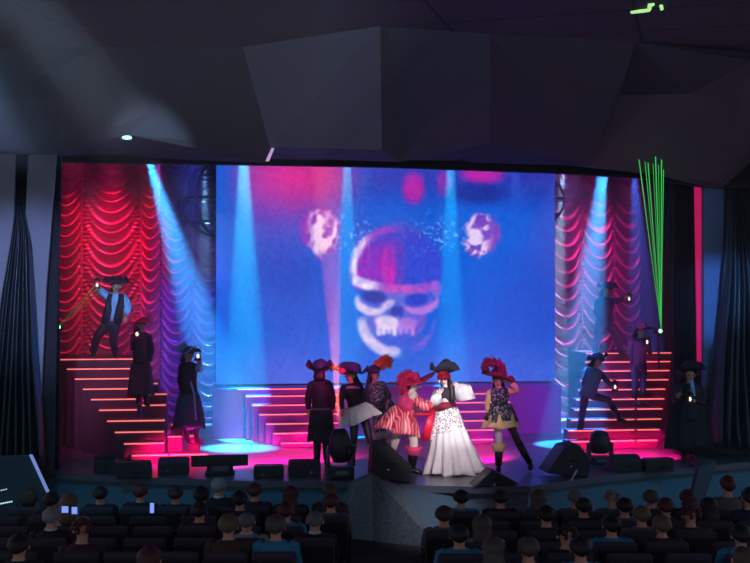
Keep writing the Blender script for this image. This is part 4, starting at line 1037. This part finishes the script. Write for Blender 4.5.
# ================================================================ the audience and their seats
SEAT = mat('dark plum seat cloth', (66, 58, 72), .9, scale=30); SEATF = mat('dark seat shell', (34, 32, 40), .6)
def make_seat():
    t = thing('theatre_seat', (0, 0, 0), 'x', 'seat')
    mb = MB(); mb.box((0, -.20, .64), (.47, .10, .54), rx=R(8)); mb.build('backrest', SEAT, t, bevel=.035)
    mb = MB(); mb.box((0, -.262, .60), (.44, .02, .47), rx=R(8)); mb.build('back_shell', SEATF, t, bevel=.008)
    mb = MB(); mb.box((0, .06, .42), (.46, .46, .12)); mb.build('seat', SEAT, t, bevel=.03)
    for s in (-1, 1):
        mb = MB(); mb.box((s*.25, .03, .62), (.05, .36, .04)); mb.build('armrest', SEATF, t, bevel=.01)
        mb = MB(); mb.box((s*.25, .03, .30), (.03, .22, .60)); mb.build('leg', SEATF, t)
    return t
def seated_J():
    J = {}
    q = dict(head=(0, 0, 1.20), neck=(0, -.01, 1.06), pelvis=(0, 0, .56), shL=(-.18, -.01, .99), elL=(-.23, .05, .74), wrL=(-.15, .26, .66), shR=(.18, -.01, .99), elR=(.23, .05, .74), wrR=(.15, .26, .66),
             hpL=(-.09, .03, .54), hpR=(.09, .03, .54), knL=(-.11, .42, .53), knR=(.11, .42, .53), anL=(-.11, .44, .10), anR=(.11, .44, .10), toL=(-.11, .58, .05), toR=(.11, .58, .05))
    for k, v in q.items(): J[k] = Vector(v)
    return J
FW = Vector((0, 1, 0))
HAIRC = {'grey': (98, 98, 104), 'white': (128, 128, 132), 'dark': (30, 25, 28), 'black': (16, 14, 18), 'brown': (56, 40, 34), 'reddish': (78, 34, 36), 'blond': (96, 80, 62), 'greying brown': (76, 66, 60)}
def make_sitter(style):
    J = seated_J(); t = thing('person', (0, 0, 0), 'x', 'person')
    V, E, Rr = body_graph(J, FW, 1.0)
    add_mesh('body', skin_mesh('body', V, E, Rr, SKIN), t); face_parts(J, FW, t)
    base = mat('cloth', (60, 60, 70), .8)
    torso(J, base, t, 'shirt', 1.05)
    for s in 'LR': sleeve(J, s, base, t, 1.05, .6 if style != 'jacket' else .95)
    for s in 'LR': trouser(J, s, DARKC, t, 1.0); boot(J, s, DARKL, t, .25)
    if style == 'bald':
        hair(J, FW, base, t, 0, .94, 'hair')
    elif style == 'long': hair(J, FW, base, t, .2, 1.08)
    elif style == 'curly':
        mb = MB(); rr = random.Random(2)
        for i in range(60):
            a = rr.uniform(0, 6.28); b = rr.uniform(-.35, 1.5); mb.ell(J['head']+Vector((math.cos(a)*.1*math.cos(b), math.sin(a)*.1*math.cos(b)-.012, .03+.1*math.sin(b))), rr.uniform(.02, .034), 6, 4)
        mb.build('hair', base, t)
    else: hair(J, FW, base, t, 0, 1.04)
    if style in ('jacket', 'bald'):
        mb = MB(); mb.sweep([J['neck']+Vector((0, -.005, -.02)), J['neck']+Vector((0, -.005, .02))], [.075, .07], n=14); mb.build('collar', WHITE, t)
    return t
PROTO = {}
def mat_override(o, m):
    if o.data and o.type == 'MESH' and len(o.material_slots): o.material_slots[0].link = 'OBJECT'; o.material_slots[0].material = m
ORDN = ['front', 'second', 'third', 'fourth', 'fifth', 'sixth', 'back']
NUM = ['aisle', 'first', 'second', 'third', 'fourth', 'fifth', 'sixth', 'seventh', 'eighth', 'ninth', 'tenth', 'eleventh', 'twelfth']
# (px of head, y of head top, style, hair, shirt colour name, rgb)
TOPS = {'dark': (30, 30, 38), 'grey': (92, 92, 100), 'cyan': (50, 130, 170), 'pale': (150, 150, 158), 'navy': (34, 40, 66), 'brown': (64, 48, 44), 'plum': (58, 38, 52), 'white': (190, 200, 210)}
LEFT = {0: (16.0, [(32, 480, 'long', 'brown', 'grey'), (101, 489, 'short', 'dark', 'dark'), (141, 484, 'short', 'reddish', 'dark'), (176, 492, 'short', 'brown', 'navy'), (219, 478, 'jacket', 'white', 'dark'), (255, 483, 'short', 'reddish', 'plum'), (291, 490, 'long', 'reddish', 'dark'), (330, 484, 'jacket', 'greying brown', 'brown')]),
        1: (15.0, [(52, 492, 'short', 'black', 'dark'), (202, 487, 'short', 'black', 'dark'), (240, 491, 'short', 'dark', 'navy'), (331, 496, 'short', 'reddish', 'grey')]),
        2: (14.0, [(70, 494, 'long', 'blond', 'pale'), (200, 502, 'short', 'dark', 'plum'), (286, 503, 'short', 'reddish', 'cyan')]),
        3: (13.0, [(52, 507, 'bald', 'white', 'dark'), (247, 512, 'bald', 'grey', 'pale'), (315, 511, 'bald', 'grey', 'dark')]),
        4: (12.0, [(83, 519, 'curly', 'reddish', 'plum'), (229, 514, 'short', 'blond', 'brown'), (276, 515, 'short', 'greying brown', 'cyan')]),
        5: (11.0, [(20, 534, 'short', 'dark', 'dark')]),
        6: (10.0, [(150, 546, 'short', 'reddish', 'dark')])}
RIGHT = {0: (15.5, [(461, 497, 'short', 'black', 'cyan'), (500, 492, 'short', 'dark', 'dark'), (538, 494, 'long', 'greying brown', 'grey'), (575, 494, 'short', 'grey', 'grey'), (612, 495, 'curly', 'white', 'grey'), (650, 493, 'short', 'greying brown', 'brown'), (687, 494, 'long', 'reddish', 'dark'), (727, 476, 'short', 'reddish', 'grey')]),
         1: (14.5, [(583, 504, 'short', 'dark', 'dark'), (624, 503, 'short', 'black', 'grey'), (665, 498, 'short', 'reddish', 'plum'), (708, 503, 'long', 'dark', 'dark'), (749, 488, 'short', 'dark', 'navy')]),
         2: (13.6, [(444, 519, 'short', 'brown', 'grey'), (546, 517, 'short', 'black', 'dark'), (641, 514, 'short', 'blond', 'grey'), (690, 512, 'curly', 'reddish', 'brown')]),
         3: (12.7, [(482, 520, 'long', 'greying brown', 'pale'), (611, 519, 'short', 'black', 'cyan'), (661, 520, 'short', 'blond', 'plum')]),
         4: (11.9, [(459, 532, 'short', 'dark', 'cyan'), (566, 525, 'curly', 'dark', 'dark'), (740, 528, 'short', 'dark', 'cyan')]),
         5: (11.0, [(528, 542, 'short', 'greying brown', 'dark'), (493, 541, 'long', 'greying brown', 'grey'), (580, 538, 'short', 'dark', 'cyan')]),
         6: (10.2, [(742, 546, 'bald', 'greying brown', 'grey')])}
seat0 = None
def place(root, p, s=1.0):
    root.location = p; root.rotation_euler = (0, 0, -YAW); root.scale = (1, 1, s)
def zf(d):
    p = PD(375, d, 0); return hall_z(Vector((p.x, CAM.y+d*1.0, 0)))
def block(rows, pxa, pxb, side):
    global seat0
    for r, (dist, ppl) in rows.items():
        s = 1140/dist; w = .52*s
        z = hall_z(Vector((0, CAM.y+dist, 0)))
        lo, hi = pxa(r), pxb(r)
        slots = [(p[0], p) for p in ppl]
        # fill the row with empty seats where they fit
        xs_ = sorted(q[0] for q in slots)
        edges_ = [lo-w/2] + xs_ + [hi+w/2]
        ext = []
        for a, b in zip(edges_, edges_[1:]):
            gap = b-a; k = int(gap/w+.06)-1
            for j in range(k): ext.append(a+gap*(j+1)/(k+1))
        slots += [(x, None) for x in ext]
        slots.sort(key=lambda q: q[0], reverse=(side == 'left'))
        for i, (x, pp) in enumerate(slots):
            if x < -22 or x > 772: continue
            nth = 'aisle seat' if i == 0 else '%s from aisle' % NUM[i]
            where = '%s, %s row, %s block' % (nth, ORDN[r], side)
            p = PD(x, dist, z)
            if seat0 is None: seat0 = make_seat(); o = seat0
            else: o = copy_tree(seat0)
            place(o, p+Vector((0, 0, 0)))
            o['label'] = '%s dark theatre seat, %s' % ('occupied' if pp else 'empty', where); o['group'] = 'theatre seats of the hall'
            if pp:
                px, yt, st, hc, tc = pp
                ztop = CAM.z-(yt-293)/s; sc = max(.86, min(1.22, (ztop-z)/1.335))
                if st not in PROTO: PROTO[st] = make_sitter(st); q = PROTO[st]
                else: q = copy_tree(PROTO[st])
                place(q, p+Vector((0, 0, .0)), sc)
                q['label'] = 'person with %s %shair, %s top, %s' % (hc, {'bald': 'thinning ', 'short': 'short ', 'jacket': 'short ', 'long': 'long ', 'curly': 'curly '}[st], tc, where)
                q['group'] = 'seated audience'; q['category'] = 'person'
                hm = mat(hc.replace(' ', '_')+' hair', HAIRC[hc], .6); sm_ = mat(tc+' top', TOPS[tc], .8)
                for ch in q.children:
                    if ch.name.startswith('hair'): mat_override(ch, hm)
                    if ch.name.startswith(('shirt', 'sleeve')): mat_override(ch, sm_)
block(LEFT, lambda r: -15, lambda r: [352, 352, 350, 348, 346, 344, 340][r]-20, 'left')
block(RIGHT, lambda r: [462, 462, 446, 440, 452, 450, 452][r], lambda r: 770, 'right')
# two lit phones
def phone(px, py, dist, w, h, label):
    d = CM @ Vector((0, 0, -1)); p = ray(px, py); p = CAM+p*dist
    t = thing('phone', tuple(p), label, 'phone'); s = 1140/dist
    mb = MB(); mb.box(p+Vector((0, .006, 0)), (w/s+.01, .01, h/s+.01), rz=-YAW); mb.build('case', BLACK, t)
    mb = MB(); mb.box(p, (w/s, .004, h/s), rz=-YAW); mb.build('screen', mat('lit phone screen', (150, 170, 240), .3, emit=(110, 135, 215), strength=1.3), t)
phone(65, 509.5, 13.6, 6.5, 6.5, 'lit phone held up at left, the left one of the glowing pair')
phone(74.5, 510.5, 13.6, 5.5, 7, 'lit phone held up at left, the right one of the glowing pair')
phone(152, 508, 15.6, 4, 10, 'dim lit phone beside the reddish-haired person in the front row left')
shaft(243, 4.6, 246, 383, 4.4, BLUE, 4200, 10, z=7.2)
shaft(347, 4.6, 347, 383, 4.6, BLUE, 2600, 8, z=7.2)
shaft(450, 4.6, 452, 383, 4.6, BLUE, 2600, 8, z=7.2)
shaft(205, 7.15, 205, 400, 7.15, (.2, .6, 1), 1100, 8)
shaft(563, 7.15, 557, 300, 7.15, (.4, .7, 1), 1800, 9)
shaft(608, 5.5, 588, 300, 5.2, (.1, .5, 1), 1100, 11)
shaft(633, 5.8, 645, 360, 5.9, (.02, .15, 1), 900, 13)
shaft(143, 4.4, 238, 448, 3.0, (.02, .36, 1), 4200, 14, blend=.7)
shaft(606, 3.2, 572, 440, 2.6, (.02, .35, 1), 2600, 14)
shaft(158, 5.6, 160, 300, 5.6, (.8, .05, .8), 300, 12)
for px, co, wt in ((76, (1, .02, .2), 260), (112, (1, .02, .2), 420), (150, (1, .02, .2), 260), (566, (1, .02, .22), 300), (596, (1, .02, .22), 260), (625, (1, .02, .3), 120)):
    q = P(px, 200, 6.8); spot('graze_lamp', Vector((q.x, 6.35, 7.3)), Vector((q.x, 7.55, 2.6)), co, wt*5, 34, 1, .05)
# washes from the bar over the hall
FOH = lambda px: Vector((P(px, 165, -9).x+2.2, -9.0, 6.3))
spot('wash_lamp', top(60, 1.2, 6.2), P(104, 270, 7.0), (1, .02, .22), 280, 36, .9, .15)
spot('wash_lamp', top(40, 3.2, 6.2), P(108, 220, 7.0), (1, .02, .22), 300, 30, .9, .15)
spot('wash_lamp', top(560, 1.2, 6.2), P(590, 290, 7.0), (1, .02, .3), 700, 34, .8, .2)
spot('wash_lamp', top(300, 3.2, 6.4), P(285, 200, 5.2), (1, .02, .35), 500, 50, .9, .2)
spot('wash_lamp', top(190, 1.0, 6.2), P(190, 330, 7.0), (.06, .1, 1), 5000, 26, .8, .2)
spot('wash_lamp', top(560, 1.0, 6.2), P(590, 420, 4.0), (.05, .25, 1), 2500, 30, .8, .2)
spot('wash_lamp', top(640, 1.0, 6.2), P(635, 400, 4.0), (1, .02, .35), 1500, 30, .8, .2)
spot('wash_lamp', top(110, 1.0, 6.2), P(110, 400, 3.0), (.9, .02, .3), 700, 30, .8, .2)
for px, py, wt in ((168, 466, 150), (190, 458, 120), (232, 466, 170), (270, 462, 120), (300, 461, 260), (334, 458, 120), (480, 460, 300), (620, 458, 150), (652, 458, 200)):
    d = PZ(px, py, 0); spot('deck_pool_fill', Vector((d.x, d.y-.35, .62)), d+Vector((0, .15, 0)), (1, .0, .24), wt*2.4, 95, .6, .05)  # added unseen low spots that throw the magenta pools on the deck
d = PZ(550, 455, 0); spot('pool_lamp', Vector((d.x, 4.0, 6.2)), d, (.05, .25, 1), 1200, 20, .5)
spot('wash_lamp', FOH(300), P(290, 415, 4.4), (.9, .03, .4), 7000, 14, .8, .2)
spot('wash_lamp', FOH(480), P(480, 415, 4.4), (.6, .06, .8), 7500, 18, .8, .2)
# front follow spots on the two ladies in the middle
spot('follow_lamp', Vector((1.5, -15, 5.9)), P(438, 425, 0), (1, .95, .95), 7500, 4.6, .5, .1)
spot('follow_lamp', Vector((-.5, -15, 5.9)), P(430, 425, 0), (1, .8, .85), 6000, 11, .8, .1)
spot('follow_lamp', Vector((-5.6, -3.0, 5.1)), P(114, 305, 3.5), (.3, .6, 1), 1500, 11, .6, .1)
# beam of the left moving head, pointing up
spot('moving_head_beam', mh1 + Vector((0, 0, .02)), mh1 + Vector((.0, .9, 2)), (1, .14, .04), 55000, 8, .4, .02)
# broad follow-spot beam crossing the hall at upper left
def at_depth(px, py, Z): return CAM + ray(px, py)*Z
A = at_depth(48, 34, 12); B = at_depth(150, 152, 17.5); S = A+(A-B)*1.15
spot('hall_beam', S, B, (.5, .75, 1), 11000, 7.5, .75, .05)
spot('bulkhead_fill', Vector((-2, -23, 3.2)), Vector((.3, -3.5, 6.4)), (.6, .66, 1), 1500, 34, 1, .6)  # added spot behind the camera that lifts the bulkhead
spot('panel_fill', Vector((4, -8, 5.5)), P(714, 300, .6), (.15, .4, 1), 2000, 12, .8, .1)  # added unseen blue spots that brighten the side wall panels
spot('panel_fill', Vector((-6, -9, 5.5)), P(30, 290, -.6), (.4, .5, 1), 2000, 22, .8, .1)
spot('stone_fill', Vector((.5, -9, 5.9)), PZ(435, 520, -.5), (.75, .85, 1), 2500, 12, 1, .3)  # added unseen spot that brightens the stone centre block
# added unseen area fill over the audience
a = bpy.data.lights.new('hall_fill', 'AREA'); o = bpy.data.objects.new('hall_fill', a); COL.objects.link(o)
a.shape = 'RECTANGLE'; a.size = 10; a.size_y = 4; a.energy = 22; a.color = (.5, .6, 1); o.location = (-1, -14, 6.3); o.rotation_euler = (R(35), 0, 0)
spot('cyan_wash', Vector((-6.5, -8, 6.2)), PZ(150, 500, -.4), (.05, .5, .8), 600, 50, 1, .3)
spot('cyan_wash', Vector((6.5, -8, 6.2)), PZ(680, 490, -.4), (.05, .45, .8), 600, 45, 1, .3)

# ---- haze that hangs in the stage and more thinly in the hall
def haze(name, lo, hi, dens, label):
    mb = MB(); c = [(a+b)/2 for a, b in zip(lo, hi)]; mb.box(c, [b-a for a, b in zip(lo, hi)])
    m = bpy.data.materials.new(name.replace('_', ' ')); m.use_nodes = True; nt = m.node_tree; nt.nodes.clear()
    out = nt.nodes.new('ShaderNodeOutputMaterial'); vs = nt.nodes.new('ShaderNodeVolumeScatter')
    vs.inputs['Color'].default_value = (.95, .95, 1, 1); vs.inputs['Density'].default_value = dens; vs.inputs['Anisotropy'].default_value = .2
    nt.links.new(vs.outputs[0], out.inputs['Volume'])
    o = mb.build(name, m); return tag(o, label, 'haze', kind='stuff')
haze('stage_haze', (-9.3, .25, .03), (9.3, 7.95, 7.45), .025, 'thin theatrical haze filling the stage')
haze('deck_haze', (-8.5, -1.9, .06), (8.5, .2, 5.0), .02, 'thin theatrical haze over the front of the deck')
haze('hall_haze', (-9.0, -13.0, 4.75), (-2.3, -3.2, 6.55), .035, 'thin haze under the hall ceiling at upper left')
vs_ = SC.view_settings; vs_.view_transform = 'Standard'; vs_.look = 'None'; vs_.gamma = 1; vs_.exposure = 0; vs_.use_curve_mapping = False
SC.cycles.use_denoising = True
SC.cycles.max_bounces = 5; SC.cycles.diffuse_bounces = 2; SC.cycles.glossy_bounces = 3; SC.cycles.volume_bounces = 0; SC.cycles.transparent_max_bounces = 6
